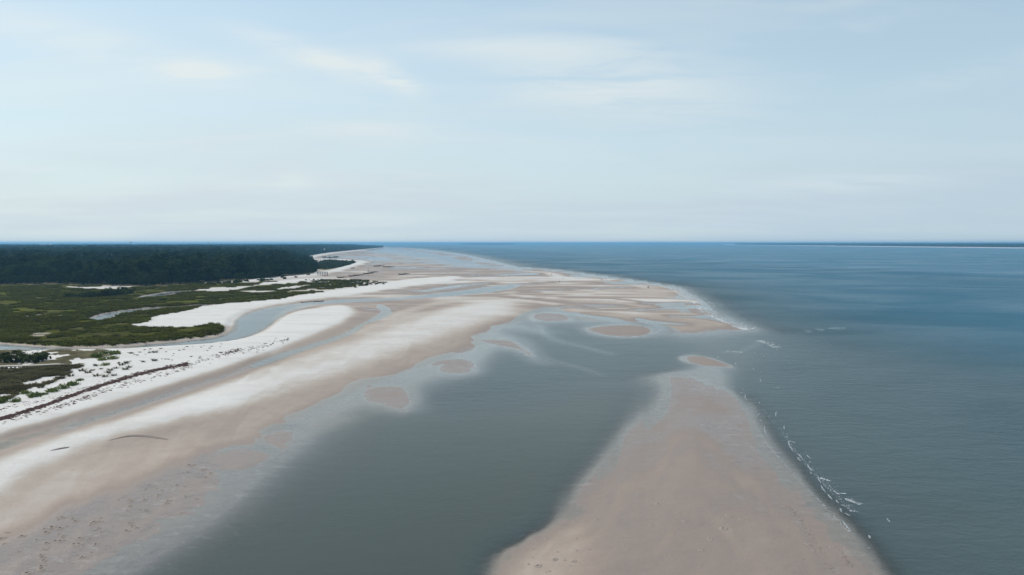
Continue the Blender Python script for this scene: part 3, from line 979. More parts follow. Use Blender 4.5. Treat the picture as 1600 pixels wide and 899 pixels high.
M_STEEL = simple('pale_tower_steel', (0.30, 0.33, 0.36), 0.5, 0.1, 1.0, 0.4)
M_WRACK = simple('dried_seaweed', (0.085, 0.048, 0.040), 0.95, 0.5, 0.6, 0.1)
M_DAMP = simple('damp_sand', (0.20, 0.165, 0.14), 0.85, 0.2, 2.0, 0.2)
M_MOUND = simple('turned_sand', (0.29, 0.24, 0.205), 0.9, 0.2, 2.0, 0.1)
M_WASH = simple('thin_wash', (0.38, 0.41, 0.42), 0.8, 0.2, 3.0, 0.3)
M_FOAM = simple('sea_foam', (0.60, 0.62, 0.63), 0.8, 0.08, 2.0, 0.3)


def leaf_cloud(name, lobes, count, size, seed, flat=0.7, parent=None, material=None):
    """a crown: many small bent leaf clumps spread over and through uneven lobes"""
    rg = random.Random(seed)
    V, F = [], []
    tot = sum(a * b * c_ for _, (a, b, c_) in lobes)
    for (cx, cy, cz), (a, b, c_) in lobes:
        k = max(6, int(count * a * b * c_ / tot))
        for _ in range(k):
            while True:
                d = Vector((rg.uniform(-1, 1), rg.uniform(-1, 1), rg.uniform(-0.75, 1)))
                if 0.05 < d.length <= 1:
                    break
            d.normalize()
            rad = rg.uniform(0.55, 1.04) if rg.random() < 0.85 else rg.uniform(1.0, 1.22)
            p = Vector((cx + d.x * a * rad, cy + d.y * b * rad, cz + d.z * c_ * rad))
            nrm = (d + Vector((rg.uniform(-.7, .7), rg.uniform(-.7, .7), rg.uniform(-.2, .9)))).normalized()
            u = nrm.cross(Vector((rg.uniform(-1, 1), rg.uniform(-1, 1), rg.uniform(-1, 1)))).normalized()
            w = nrm.cross(u)
            s = size * rg.uniform(0.6, 1.35)
            s2 = s * rg.uniform(0.5, 0.9)
            i = len(V)
            V += [p - u * s - w * s2 * rg.uniform(.3, .9), p + u * s * rg.uniform(.2, .8) - w * s2, p + u * s + w * s2 * rg.uniform(.2, .9), p - u * s * rg.uniform(.1, .7) + w * s2, p + nrm * s * 0.35]
            F += [(i, i + 1, i + 4), (i + 1, i + 2, i + 4), (i + 2, i + 3, i + 4), (i + 3, i, i + 4)]
    return mesh_obj(name, V, F, material, parent)


def make_oak(name, seed):
    rg = random.Random(seed)
    root = empty(name)
    h = 15.0
    bm = bmesh.new()
    lean = (rg.uniform(-.6, .6), rg.uniform(-.6, .6))
    tube(bm, [(0, 0, -0.6), (lean[0] * .3, lean[1] * .3, 2.5), (lean[0], lean[1], 5.5), (lean[0] * 1.4, lean[1] * 1.4, 9.5)], [.62, .45, .36, .16], 7)
    lobes = []
    for k in range(9):
        a = k * 2.4 + rg.uniform(-.4, .4)
        rad = rg.uniform(2.6, 5.0) if k < 6 else rg.uniform(0, 2.4)
        zc = rg.uniform(5.2, 9.0) if k < 6 else rg.uniform(10.5, 12.4)
        tip = (math.cos(a) * rad, math.sin(a) * rad, zc)
        tube(bm, [(lean[0], lean[1], 4.2 + .3 * k), (tip[0] * .5, tip[1] * .5, zc * .5 + 2.6), tip], [.26, .18, .06], 5)
        lobes.append((tip, (rg.uniform(2.4, 3.4), rg.uniform(2.4, 3.4), rg.uniform(1.9, 2.7))))
    lobes.append(((0, 0, 4.2), (4.6, 4.6, 2.6)))
    bm_obj('trunk', bm, M_BARK, root, True)
    leaf_cloud('crown', lobes, 330, 0.85, seed + 5, parent=root, material=M_OAK)
    return root


def make_pine(name, seed):
    rg = random.Random(seed)
    root = empty(name)
    bm = bmesh.new()
    tube(bm, [(0, 0, -0.6), (.1, .1, 6), (.2, -.1, 13), (.1, 0, 19)], [.42, .34, .24, .08], 7)
    lobes = []
    for k in range(10):
        z = 8.2 + k * 1.12
        a = k * 2.4 + rg.uniform(-.5, .5)
        rad = (1 - k / 13.0) * rg.uniform(2.0, 3.6)
        tip = (math.cos(a) * rad, math.sin(a) * rad, z + rg.uniform(0, .8))
        tube(bm, [(.15, 0, z - .8), (tip[0] * .6, tip[1] * .6, z), tip], [.14, .09, .03], 5)
        lobes.append((tip, (rg.uniform(1.5, 2.3), rg.uniform(1.5, 2.3), rg.uniform(.8, 1.3))))
    lobes.append(((.1, 0, 18.8), (1.2, 1.2, 1.4)))
    bm_obj('trunk', bm, M_BARK, root, True)
    leaf_cloud('crown', lobes, 270, 0.62, seed + 5, parent=root, material=M_PINE)
    return root


def make_bush(name, seed, w, h, material, count=110, size=0.3):
    rg = random.Random(seed)
    root = empty(name)
    bm = bmesh.new()
    lobes = []
    for k in range(6):
        a = k * 1.05 + rg.uniform(-.3, .3)
        rad = w * rg.uniform(.15, .34)
        tip = (math.cos(a) * rad, math.sin(a) * rad, h * rg.uniform(.26, .60))
        tube(bm, [(0, 0, -0.25), (tip[0] * .5, tip[1] * .5, h * .25), tip], [.06 * w / 2, .045 * w / 2, .015], 4)
        lobes.append((tip, (w * rg.uniform(.2, .3), w * rg.uniform(.2, .3), h * rg.uniform(.28, .36))))
    lobes.append(((0, 0, h * .18), (w * .42, w * .42, h * .26)))
    bm_obj('stems', bm, M_BARK, root)
    leaf_cloud('foliage', lobes, count, size, seed + 3, parent=root, material=material)
    return root


def tuft_mesh(name, seed, w, h, blades, material, bw=0.05):
    rg = random.Random(seed)
    V, F = [], []
    for k in range(blades):
        a = rg.uniform(0, 6.283); r0 = w * 0.35 * math.sqrt(rg.random())
        b0 = Vector((math.cos(a) * r0, math.sin(a) * r0, -0.1))
        a2 = a + rg.uniform(-.8, .8)
        lean = rg.uniform(.15, .6) * w
        hh = h * rg.uniform(.6, 1.1)
        m = b0 + Vector((math.cos(a2) * lean * .35, math.sin(a2) * lean * .35, hh * .65))
        t = b0 + Vector((math.cos(a2) * lean, math.sin(a2) * lean, hh))
        s = Vector((-math.sin(a2), math.cos(a2), 0)) * bw * rg.uniform(.7, 1.3)
        i = len(V)
        V += [b0 - s, b0 + s, m + s * .8, m - s * .8, t]
        F += [(i, i + 1, i + 2, i + 3), (i + 3, i + 2, i + 4)]
    me = bpy.data.meshes.new(name)
    me.from_pydata([tuple(v) for v in V], [], F)
    me.materials.append(material)
    return me


# ------------------------------------------------------------------ point scatter (masses nobody could count)
def scatter(name, pts, rot, scl, sources, label):
    """one object: the given shapes set out on the given ground points"""
    me = bpy.data.meshes.new(name)
    me.vertices.add(len(pts))
    me.vertices.foreach_set('co', np.asarray(pts, np.float32).ravel())
    a = me.attributes.new('turn', 'FLOAT_VECTOR', 'POINT'); a.data.foreach_set('vector', np.asarray(rot, np.float32).ravel())
    a = me.attributes.new('size', 'FLOAT_VECTOR', 'POINT'); a.data.foreach_set('vector', np.asarray(scl, np.float32).ravel())
    a = me.attributes.new('pick', 'INT', 'POINT'); a.data.foreach_set('value', RNG.integers(0, len(sources), len(pts)).astype(np.int32))
    o = bpy.data.objects.new(name, me)
    col.objects.link(o)
    ng = bpy.data.node_groups.new(name, 'GeometryNodeTree')
    ng.interface.new_socket('Geometry', in_out='INPUT', socket_type='NodeSocketGeometry')
    ng.interface.new_socket('Geometry', in_out='OUTPUT', socket_type='NodeSocketGeometry')
    nn, ll = ng.nodes, ng.links
    gi = nn.new('NodeGroupInput'); go = nn.new('NodeGroupOutput')
    iop = nn.new('GeometryNodeInstanceOnPoints')
    ll.new(gi.outputs[0], iop.inputs['Points'])
    g2i = nn.new('GeometryNodeGeometryToInstance')
    for s in reversed(sources):
        oi = nn.new('GeometryNodeObjectInfo')
        oi.inputs['Object'].default_value = s
        oi.transform_space = 'ORIGINAL'
        ll.new(oi.outputs['Geometry'], g2i.inputs[0])
    ll.new(g2i.outputs[0], iop.inputs['Instance'])
    iop.inputs['Pick Instance'].default_value = True
    for nm, ty, sock in (('pick', 'INT', 'Instance Index'), ('turn', 'FLOAT_VECTOR', 'Rotation'), ('size', 'FLOAT_VECTOR', 'Scale')):
        na_ = nn.new('GeometryNodeInputNamedAttribute')
        na_.data_type = ty
        na_.inputs['Name'].default_value = nm
        ll.new(na_.outputs['Attribute'], iop.inputs[sock])
    ll.new(iop.outputs[0], go.inputs[0])
    md = o.modifiers.new('scatter', 'NODES')
    md.node_group = ng
    tag(o, label, kind='stuff')
    return o


def heights(x, y):
    th = np.arctan2(x, y); r_ = np.hypot(x, y)
    i = np.clip(np.searchsorted(RR, r_), 1, nr - 1)
    j = np.clip(np.round((th + HALF) / 0.0015).astype(int), 0, len(az_in) - 1)
    t = np.clip((r_ - RR[i - 1]) / (RR[i] - RR[i - 1]), 0, 1)
    return H2[i - 1, j] * (1 - t) + H2[i, j] * t


def field(arr, x, y):
    th = np.arctan2(x, y); r_ = np.hypot(x, y)
    i = np.clip(np.searchsorted(RR, r_), 1, nr - 1)
    j = np.clip(np.round((th + HALF) / 0.0015).astype(int), 0, len(az_in) - 1)
    return arr.reshape(nr, na)[i, j]


def wedge(n_, a0, a1, r0, r1):
    a = RNG.uniform(R(a0), R(a1), n_)
    r_ = np.sqrt(RNG.uniform(r0 * r0, r1 * r1, n_))
    return np.sin(a) * r_, np.cos(a) * r_


# ------------------------------------------------------------------ houses standing among the trees (placed first: trees keep clear)
HOUSES = []        # (x, y, z, roof height)


def house(px, dist, top_py, w, d, label, rz=0.0, storeys=2):
    x, y = ground_at(px, dist)
    zg = max(height_at(x, y), 0.5)
    top = CAM_H - (top_py - 380.0) * dist / FPX
    hh = top - zg
    root = empty('beach_house', (x, y, zg), rz)
    ev = hh * 0.76
    bm = bmesh.new(); bx(bm, -w / 2, w / 2, -d / 2, d / 2, -0.5, ev)
    bm_obj('wall', bm, M_WHITE, root)
    bm = bmesh.new()
    e_ = 0.5
    v = [bm.verts.new(p) for p in ((-w / 2 - e_, -d / 2 - e_, ev), (w / 2 + e_, -d / 2 - e_, ev), (w / 2 + e_, d / 2 + e_, ev), (-w / 2 - e_, d / 2 + e_, ev), (-w / 2 * .5, 0, hh), (w / 2 * .5, 0, hh))]
    for f in ((0, 1, 5, 4), (1, 2, 5), (2, 3, 4, 5), (3, 0, 4), (0, 3, 2, 1)):
        bm.faces.new([v[i] for i in f])
    rf = bm_obj('roof', bm, M_ROOF, root)
    bm = bmesh.new(); bx(bm, w * .2, w * .2 + .9, -.45, .45, ev + .3, hh + .9); bm_obj('chimney', bm, M_WHITE, rf)
    first = None
    for s in range(storeys):
        for k in (-1, 0, 1):
            zc = ev - 1.6 - s * 3.0
            bm = bmesh.new(); bx(bm, -.6, .6, -.05, .05, -.75, .75)
            wo_ = bm_obj('window', bm, M_PANE, root)
            wo_.location = (k * w * .3, -d / 2 - 0.02, zc)
    tag(root, label, 'house', 'white houses showing among the trees')
    HOUSES.append((x, y, dist, top, w))


house(129, 860, 398.2, 9, 9, 'small white house roof above the treetops, leftmost of the pale specks in the forest', .3)
house(166, 880, 397.6, 8, 9, 'small white house between the leftmost roof and the next pair of roofs', -.2)
house(172, 905, 397.4, 8, 8, 'small white house just right of its near twin above the treetops', .1)
house(187, 900, 397.4, 7, 8, 'small white house in the gap right of the roof pair above the treetops', .2)
house(197, 890, 397.8, 7, 8, 'small white house rightmost of the upper row of forest roofs', -.1)
house(354.5, 645, 417.2, 4.5, 7, 'white gable low in the front trees, leftmost of the lower row', .1)
house(366.5, 645, 417.2, 5.5, 7, 'white gable second from the left in the lower row of the front trees', -.1)
house(386.5, 645, 417.2, 5.5, 7, 'white gable in the middle of the lower row in the front trees', 0)
house(398, 645, 417.2, 4.0, 7, 'white gable third from the right in the lower row of the front trees', .15)
house(409.5, 645, 417.2, 4.5, 7, 'white gable second from the right in the lower row of the front trees', -.1)
house(416.5, 645, 417.2, 4.0, 7, 'white gable rightmost in the lower row of the front trees', .1)
house(506, 2350, 389.2, 13, 12, 'white house standing alone at the edge of the far blue wood', 0, 3)
house(531, 2900, 388.3, 10, 12, 'pale house right of the lone white one along the far wooded shore', 0, 2)
for k, (hx, hz) in enumerate([(73, 381.2), (79, 381.0), (66, 381.3)]):
    house(hx, 5200, hz, 22, 20, ['broad pale building on the skyline, middle of three at far left', 'broad pale building on the skyline, right of three at far left', 'broad pale building on the skyline, left of three at far left'][k], 0, 2)


def allowed(x, y):
    """tree height allowed by the clearings round the houses"""
    lim = np.full(len(x), 99.0)
    for hx, hy, hd, top, w in HOUSES:
        r_ = np.hypot(x, y)
        off = np.abs(np.arctan2(x, y) - math.atan2(hx, hy)) * r_
        near = np.hypot(x - hx, y - hy) < w * .5 + 5.5
        lim[near] = 0
        front = (off < w * .5 + 3.0) & (r_ < hd) & (r_ > hd - 260)
        line = CAM_H - (CAM_H - top + 2.2) * r_ / hd
        lim[front] = np.minimum(lim[front], line[front] - 2.0)
    return lim


# ------------------------------------------------------------------ forest
protos = [make_oak('live_oak_tree', 3), make_oak('live_oak_tree', 8), make_oak('live_oak_tree', 21), make_pine('pine_tree', 5), make_pine('pine_tree', 14)]
PH = [15.0, 15.0, 15.0, 20.0, 20.0]
FX, FY = [], []
for cnt, r0, r1 in ((15500, 470, 1400), (30000, 1400, 3500), (24000, 3500, 9500)):
    x, y = wedge(cnt, -47, -9, r0, r1)
    FX.append(x); FY.append(y)
FX = np.concatenate(FX); FY = np.concatenate(FY)
inw = in_area(FX, FY, FORESTA)
FX, FY = FX[inw], FY[inw]
fr_ = np.hypot(FX, FY)
# keep trees apart in the near wood
order = np.argsort(fr_)
FX, FY, fr_ = FX[order], FY[order], fr_[order]
cell = {}
keep = np.ones(len(FX), bool)
for i in range(len(FX)):
    sp = 5.6 if fr_[i] < 1400 else (8.0 if fr_[i] < 3500 else 14.0)
    k = (int(FX[i] // sp), int(FY[i] // sp), sp)
    if k in cell:
        keep[i] = False
    cell[k] = 1
FX, FY, fr_ = FX[keep], FY[keep], fr_[keep]
lim = allowed(FX, FY)
# the wood stands lower at its seaward edge
edge_r = fbm(FX / 60, FY / 60, 91, 3)
thgt = 14.5 + 11.0 * (edge_r - 0.42) + RNG.uniform(-2.4, 3.0, len(FX))
thgt = np.where((fr_ > 1400), thgt + 1.5, thgt)
kind = np.where(RNG.random(len(FX)) < 0.72, RNG.integers(0, 3, len(FX)), RNG.integers(3, 5, len(FX)))
thgt = np.where(kind >= 3, thgt + 2.6, thgt)
qt = np.stack([np.arctan2(FX, FY), np.log(fr_)], 1)
fi_, fd_ = sdf(qt, FORESTA, 0.06)
din = np.full(len(FX), 0.06); din[fi_] = fd_
thgt = thgt * (0.50 + 0.50 * smooth(din / 0.05))
thgt = np.minimum(thgt, lim)
ok = thgt > 4.5
FX, FY, fr_, thgt, kind = FX[ok], FY[ok], fr_[ok], thgt[ok], kind[ok]
fz = np.maximum(heights(FX, FY), 0.6)
faz = np.degrees(np.arctan2(FX, FY))
inframe = np.nonzero((faz > -37.0) & (fr_ < 1100))[0]
solo = inframe[:300]
first_used = [False] * 5
for i in solo:
    k = int(kind[i])
    if not first_used[k]:
        t = protos[k]; first_used[k] = True
    else:
        t = copy_tree(protos[k])
    t.location = (FX[i], FY[i], fz[i])
    s = thgt[i] / PH[k]
    wsc = s * random.uniform(0.95, 1.25)
    t.scale = (wsc, wsc, s)
    t.rotation_euler = (0, 0, random.uniform(0, 6.28))
    if k < 3:
        tag(t, 'dark green broad crowned tree in the front rows of the forest behind the marsh', 'tree', 'broadleaf trees along the front of the forest')
    else:
        tag(t, 'dark narrow pine standing among the front rows of the forest behind the marsh', 'tree', 'pines along the front of the forest')
rest = np.setdiff1d(np.arange(len(FX)), solo)
for ks, nm, lb in (((0, 1, 2), 'forest', 'dark broadleaf forest stretching back to the horizon'), ((3, 4), 'pine_wood', 'pines mixed through the forest stretching back to the horizon')):
    ii = rest[np.isin(kind[rest], ks)]
    s = thgt[ii] / PH[ks[0]]
    wsc = s * RNG.uniform(1.0, 1.3, len(ii)) * np.where(fr_[ii] > 3500, 2.0, np.where(fr_[ii] > 1400, 1.35, 1.0))
    scatter(nm, np.stack([FX[ii], FY[ii], fz[ii]], 1), np.stack([0 * s, 0 * s, RNG.uniform(0, 6.28, len(ii))], 1), np.stack([wsc, wsc, s], 1),
            [next(c for c in protos[k].children if c.name.startswith('crown')) for k in ks], lb)
CROWNS = [next(c for c in protos[k].children if c.name.startswith('crown')) for k in range(3)]


def far_wood(name, area, cnt, a0, a1, r0, r1, hm, ws, label):
    x, y = wedge(cnt, a0, a1, r0, r1)
    m = in_area(x, y, area)
    x, y = x[m], y[m]
    s = hm / 15.0 * RNG.uniform(.75, 1.15, len(x))
    w_ = s * ws * RNG.uniform(.8, 1.2, len(x))
    scatter(name, np.stack([x, y, np.full(len(x), 1.5)], 1), np.stack([0 * s, 0 * s, RNG.uniform(0, 6.28, len(x))], 1), np.stack([w_, w_, s], 1), CROWNS, label)


far_wood('far_shore_wood', FAR_RV, 60000, 16, 44, 3300, 16000, 23, 2.4, 'low blue line of woods on the far shore at right')
far_wood('island_wood', ISLE, 3500, -6, 3, 10000, 21000, 20, 4.0, 'faint low wooded island on the horizon')

# ------------------------------------------------------------------ thickets, marsh grass, dune scrub
bush_a = make_bush('evergreen_shrub', 31, 4.2, 3.0, M_SHRUB, 150, 0.34)
bush_b = make_bush('evergreen_shrub', 37, 3.6, 2.4, M_SHRUB, 130, 0.32)
BUSHES = [(18, 566.0, 1.5), (40, 563.5, 1.7), (56, 566.0, 1.9), (6, 560.0, 1.4), (28, 556.5, 1.2), (66, 561.0, 1.1), (-14, 566, 1.5)]
BL = ['dark evergreen shrub left of centre in the dune thicket behind the boardwalk', 'large dark evergreen shrub in the middle of the dune thicket', 'largest dark evergreen shrub at the right end of the dune thicket',
      'dark shrub at the left picture edge behind the boardwalk', 'smaller dark shrub at the back of the dune thicket by the creek', 'small dark shrub just right of and behind the largest thicket shrub', 'dark shrub cut by the left picture edge']
for i, (px, py, s) in enumerate(BUSHES):
    t = bush_a if i == 0 else (bush_b if i == 1 else copy_tree((bush_a, bush_b)[i % 2]))
    x, y, z = spot(px, py)
    t.location = (x, y, z - .1); t.scale = (s * .9, s * .9, s * .62); t.rotation_euler = (0, 0, i * 1.3)
    tag(t, BL[i], 'shrub', 'evergreen shrubs of the dune thicket')
HAM = [(109, 464.5, 1.6, 'lone dark shrub on the open marsh left of the shrub row'), (114, 465.0, 1.9, 'dark shrub touching the lone one on the open marsh'), (137, 464.5, 2.2, 'dark shrub at the left end of the long shrub row on the marsh'),
       (147, 463.5, 2.0, 'dark shrub second in the long shrub row on the marsh'), (165, 462.5, 2.8, 'tall dark shrub in the middle of the long shrub row on the marsh'), (174, 462, 2.4, 'dark shrub right of the tallest one in the marsh row'),
       (186, 461.5, 2.0, 'dark shrub second from the right end of the marsh row'), (197, 459, 3.2, 'tall dark shrub at the right end of the marsh row'), (254, 470.3, 1.1, 'tiny dark shrub alone on the green marsh beyond the white sand tongue')]
for i, (px, py, s, lb) in enumerate(HAM):
    t = copy_tree((bush_a, bush_b)[i % 2])
    x, y, z = spot(px, py)
    t.location = (x, y, z - .1); t.scale = (s * 1.2, s, s * .75); t.rotation_euler = (0, 0, i * 2.1)
    tag(t, lb, 'shrub', 'dark shrubs on the marsh')
FOL = [next(c for c in b_.children if c.name.startswith('foliage')) for b_ in (bush_a, bush_b)]
tx, ty, ts = [], [], []
for area, cnt, a0, a1, r0, r1, s0, s1 in ((POINT_GREEN, 2500, -17, -11, 750, 1300, .8, 1.7),
                                         ([(300, 446), (350, 442.5), (400, 439.5), (440, 436), (478, 432), (500, 430), (480, 434), (440, 438), (400, 442), (340, 446)], 700, -26, -14, 480, 700, .6, 1.3),
                                         ([(470, 441), (520, 439), (580, 440), (607, 443.5), (600, 446), (560, 449), (520, 452), (480, 452)], 1300, -17, -9, 420, 620, .25, .65),
                                         ([(500, 402.5), (520, 400), (530, 401), (515, 404)], 300, -16, -13, 1200, 1900, .8, 1.4)):
    x, y = wedge(cnt, a0, a1, r0, r1)
    m = in_area(x, y, area)
    x, y = x[m], y[m]
    m = fbm(x / 14, y / 22, 5, 2) > 0.47
    tx.append(x[m]); ty.append(y[m]); ts.append(RNG.uniform(s0, s1, m.sum()))
tx, ty, ts = map(np.concatenate, (tx, ty, ts))
tz = heights(tx, ty)
scatter('shrub_thicket', np.stack([tx, ty, tz - .1], 1), np.stack([0 * ts, 0 * ts, RNG.uniform(0, 6.28, len(ts))], 1), np.stack([ts, ts, ts * .8], 1), FOL, 'low green thickets along the forest edge and on the sandy point')

# tufts along the dune: each clump stands alone on the white sand
clump = make_bush('dune_plant_clump', 51, 2.4, 0.9, M_FRESH, 150, 0.16)
CL = [(54, 620, 1.3, 'bright green clump on white sand just left of the long row of clumps'), (67, 617, .8, 'small bright green clump touching the big one near the seaweed line'), (82, 612, 1.25, 'bright green clump in the middle of the row above the seaweed line'),
      (100, 607, 1.15, 'bright green clump second from the upper right of the row above the seaweed'), (114, 602, 1.15, 'bright green clump at the upper right end of the row'), (124, 595, .8, 'small pale green clump above the right end of the row'),
      (24, 628, .9, 'pale green clump nearest the left picture edge above the seaweed'), (2, 629, 1.2, 'green clump cut by the left picture edge'), (40, 615, .9, 'green clump at the lower fringe of the brown scrub'),
      (150, 557, 1.5, 'yellow green clump at the left of the group beside the creek'), (166, 553, 1.4, 'yellow green clump at the back of the group beside the creek'), (180, 553.5, 1.5, 'yellow green clump at the right of the group beside the creek'),
      (175, 561, 1.3, 'yellow green clump in front of the creekside group'), (160, 563, 1.2, 'yellow green clump left of the front one in the creekside group'), (165, 571, 1.0, 'small yellow green clump standing below the creekside group'), (205, 552.5, .6, 'single small green clump right of the creekside group on bare sand')]
for i, (px, py, s, lb) in enumerate(CL):
    t = clump if i == 0 else copy_tree(clump)
    x, y, z = spot(px, py)
    t.location = (x, y, z - .05); t.scale = (s, s * .9, s * random.uniform(.8, 1.1)); t.rotation_euler = (0, 0, i * 1.7)
    tag(t, lb, 'plant', 'bright green clumps on the dune')
tuft_me = tuft_mesh('dune_grass_tuft', 61, 1.3, 0.75, 44, M_TUFT, 0.05)
TF = [(123, 570), (145, 579), (137, 583), (168, 583), (151, 588), (164, 589), (178, 587), (186, 568), (198, 568), (181, 576), (190, 571), (195, 578), (201, 574.7), (224, 566), (242, 551), (242, 564),
      (64, 606), (110, 588), (128, 580), (158, 577), (172, 579), (150, 572)]
rg = random.Random(4)
for k in range(44):
    u = rg.random()
    TF.append((200 + u * 150 + rg.uniform(-10, 10), 560 - u * 16 + rg.uniform(-11, 11)))
for i, (px, py) in enumerate(TF):
    x, y, z = spot(px, py)
    if z < .3:
        continue
    t = bpy.data.objects.new('dune_grass_tuft', tuft_me)
    col.objects.link(t)
    s = rg.uniform(.7, 1.3) if i < 22 else rg.uniform(.25, .6)
    t.location = (x, y, z); t.scale = (s * 1.2, s, s * .8); t.rotation_euler = (0, 0, rg.uniform(0, 6.28))
    tag(t, 'small grey green tuft scattered on the white sand above the seaweed line', 'grass tuft', 'tufts scattered on the upper beach')
# brown scrub mass
x, y = wedge(26000, -46, -28, 150, 205)
m = field(SCRUB, x, y) > 0.35
x, y = x[m], y[m]
z = heights(x, y)
sc_me = tuft_mesh('scrub_sprig', 71, 1.1, 0.5, 16, M_SCRUB, 0.07)
sc_src = bpy.data.objects.new('scrub_sprig', sc_me)
ma_me = tuft_mesh('marsh_sprig', 73, 1.6, 0.75, 14, M_MARSH, 0.11)
ma_src = bpy.data.objects.new('marsh_sprig', ma_me)
s = RNG.uniform(.5, 1.4, len(x))
scatter('dune_scrub', np.stack([x, y, z], 1), np.stack([0 * s, 0 * s, RNG.uniform(0, 6.28, len(x))], 1), np.stack([s, s, s], 1), [sc_src], 'brown green low scrub covering the dune round the boardwalk')
# marsh grass mass
x, y = wedge(90000, -46, -9, 185, 620)
m = (field(MARSH, x, y) > 0.55) & (fbm(x / 9, y / 13, 15, 3) > 0.41)
x, y = x[m], y[m]
z = heights(x, y)
m = z > .2
x, y, z = x[m], y[m], z[m]
s = RNG.uniform(.7, 1.5, len(x))
scatter('marsh_grass', np.stack([x, y, z], 1), np.stack([0 * s, 0 * s, RNG.uniform(0, 6.28, len(x))], 1), np.stack([s * 1.2, s, s * RNG.uniform(.6, 1.0, len(x))], 1), [ma_src], 'green and olive marsh grass spread behind the winding creek')

# ------------------------------------------------------------------ boardwalk through the dune
PATH = []
for px, py in ((-190, 577), (-90, 575), (0, 572.6), (40, 571.4), (70, 570.3), (95, 568.6), (110, 567.2)):
    gx, gy = ground(px, py, 1.6)
    PATH.append((float(gx), float(gy)))
PATH = catmull(PATH, False, 6)
deck_z = [max(2.75, height_at(px_, py_) + .35) for px_, py_ in PATH]
deck_z = [1.55 - 0.6 * smooth((i / len(PATH) - .72) / .28) for i in range(len(PATH))]
bw = empty('boardwalk', (float(PATH[0][0]), float(PATH[0][1]), 0))
tag(bw, 'narrow pale wooden boardwalk crossing the dune scrub at left', 'boardwalk')


def ribbon(pts, zs, half, thick, off=0.0):
    bm = bmesh.new()
    prev = None
    for i, p in enumerate(pts):
        d = np.array(pts[min(i + 1, len(pts) - 1)]) - np.array(pts[max(i - 1, 0)])
        d = d / np.linalg.norm(d)
        nn_ = np.array([-d[1], d[0]])
        c_ = np.array(p) + nn_ * off - np.array([bw.location.x, bw.location.y])
        ring = [bm.verts.new((c_[0] + nn_[0] * h_, c_[1] + nn_[1] * h_, zs[i] + t_)) for h_, t_ in ((-half, 0), (half, 0), (half, thick), (-half, thick))]
        if prev:
            for k in range(4):
                bm.faces.new((prev[k], prev[(k + 1) % 4], ring[(k + 1) % 4], ring[k]))
        else:
            bm.faces.new(ring)
        prev = ring
    bm.faces.new(prev[::-1])
    return bm


bm_obj('deck', ribbon(PATH, deck_z, 0.8, 0.14), M_WOOD, bw)
bm = bmesh.new(); bx(bm, -.07, .07, -.07, .07, -2.2, -.002)
post_me = bpy.data.meshes.new('post'); bm.to_mesh(post_me); bm.free(); post_me.materials.append(M_DARKW)
for i in range(0, len(PATH), 1):
    for off in (-.7, .7):
        d = np.array(PATH[min(i + 1, len(PATH) - 1)]) - np.array(PATH[max(i - 1, 0)]); d = d / np.linalg.norm(d)
        p = bpy.data.objects.new('post', post_me); col.objects.link(p); p.parent = bw
        p.location = (PATH[i][0] - d[1] * off - bw.location.x, PATH[i][1] + d[0] * off - bw.location.y, deck_z[i])

# ------------------------------------------------------------------ small pier and fallen trees on the far flat
x, y, z = spot(504, 431)
pier = empty('timber_pier', (x, y, z))
bm = bmesh.new(); bx(bm, -5, 5, -1.3, 1.3, 2.4, 2.75); bm_obj('deck', bm, M_DARKW, pier)
for sy in (-1.2, 1.2):
    bm = bmesh.new(); bx(bm, -5, 5, sy - .07, sy + .07, 3.5, 3.7); bm_obj('railing', bm, M_DARKW, pier)
for k in range(5):
    for sy in (-1.1, 1.1):
        bm = bmesh.new(); tube(bm, [(-4.6 + k * 2.3, sy, -1.0), (-4.6 + k * 2.3, sy, 3.6)], [.2, .17], 6); bm_obj('pile', bm, M_DARKW, pier)
tag(pier, 'dark timber pier on piles where the beach meets the far flat', 'pier')


def fallen_tree(px, py, length, seed, label, rz=0.0, upright=False):
    rg = random.Random(seed)
    x, y, z = spot(px, py)
    root = empty('fallen_tree', (x, y, z), rz)
    bm = bmesh.new()
    L = length
    tube(bm, [(-L / 2, 0, .25), (-L / 4, .3, .5), (0, 0, .7), (L / 4, -.3, .9), (L / 2, .1, 1.0)], [.75, .6, .48, .34, .12], 8)
    bm_obj('trunk', bm, M_DRIFT, root, True)
    for k in range(8):
        t = rg.uniform(-.2, .48)
        s0 = Vector((t * L, 0, .7))
        a = rg.uniform(-1.2, 1.2)
        l_ = rg.uniform(.14, .30) * L
        up_ = rg.uniform(.15, .55) * l_
        bm = bmesh.new()
        tube(bm, [s0, s0 + Vector((l_ * .5, math.sin(a) * l_ * .4, up_ * .4)), s0 + Vector((l_, math.sin(a) * l_ * .9, up_))], [.2, .13, .04], 5)
        bm_obj('branch', bm, M_DRIFT, root, True)
    bm = bmesh.new()
    for k in range(9):
        a = k * .7
        tube(bm, [(-L / 2, 0, .4), (-L / 2 - .4, math.cos(a) * 1.0, .5 + abs(math.sin(a)) * .8), (-L / 2 - .5, math.cos(a) * 1.7, .4 + abs(math.sin(a)) * 1.5)], [.22, .14, .04], 5)
    bm_obj('root_plate', bm, M_DRIFT, root, True)
    if upright:
        bm = bmesh.new(); tube(bm, [(0, 0, .4), (.2, 0, 4), (.1, .1, 7.5)], [.3, .2, .06], 6); bm_obj('dead_stem', bm, M_DRIFT, root, True)
    tag(root, label, 'fallen tree', 'fallen trees on the far flat')


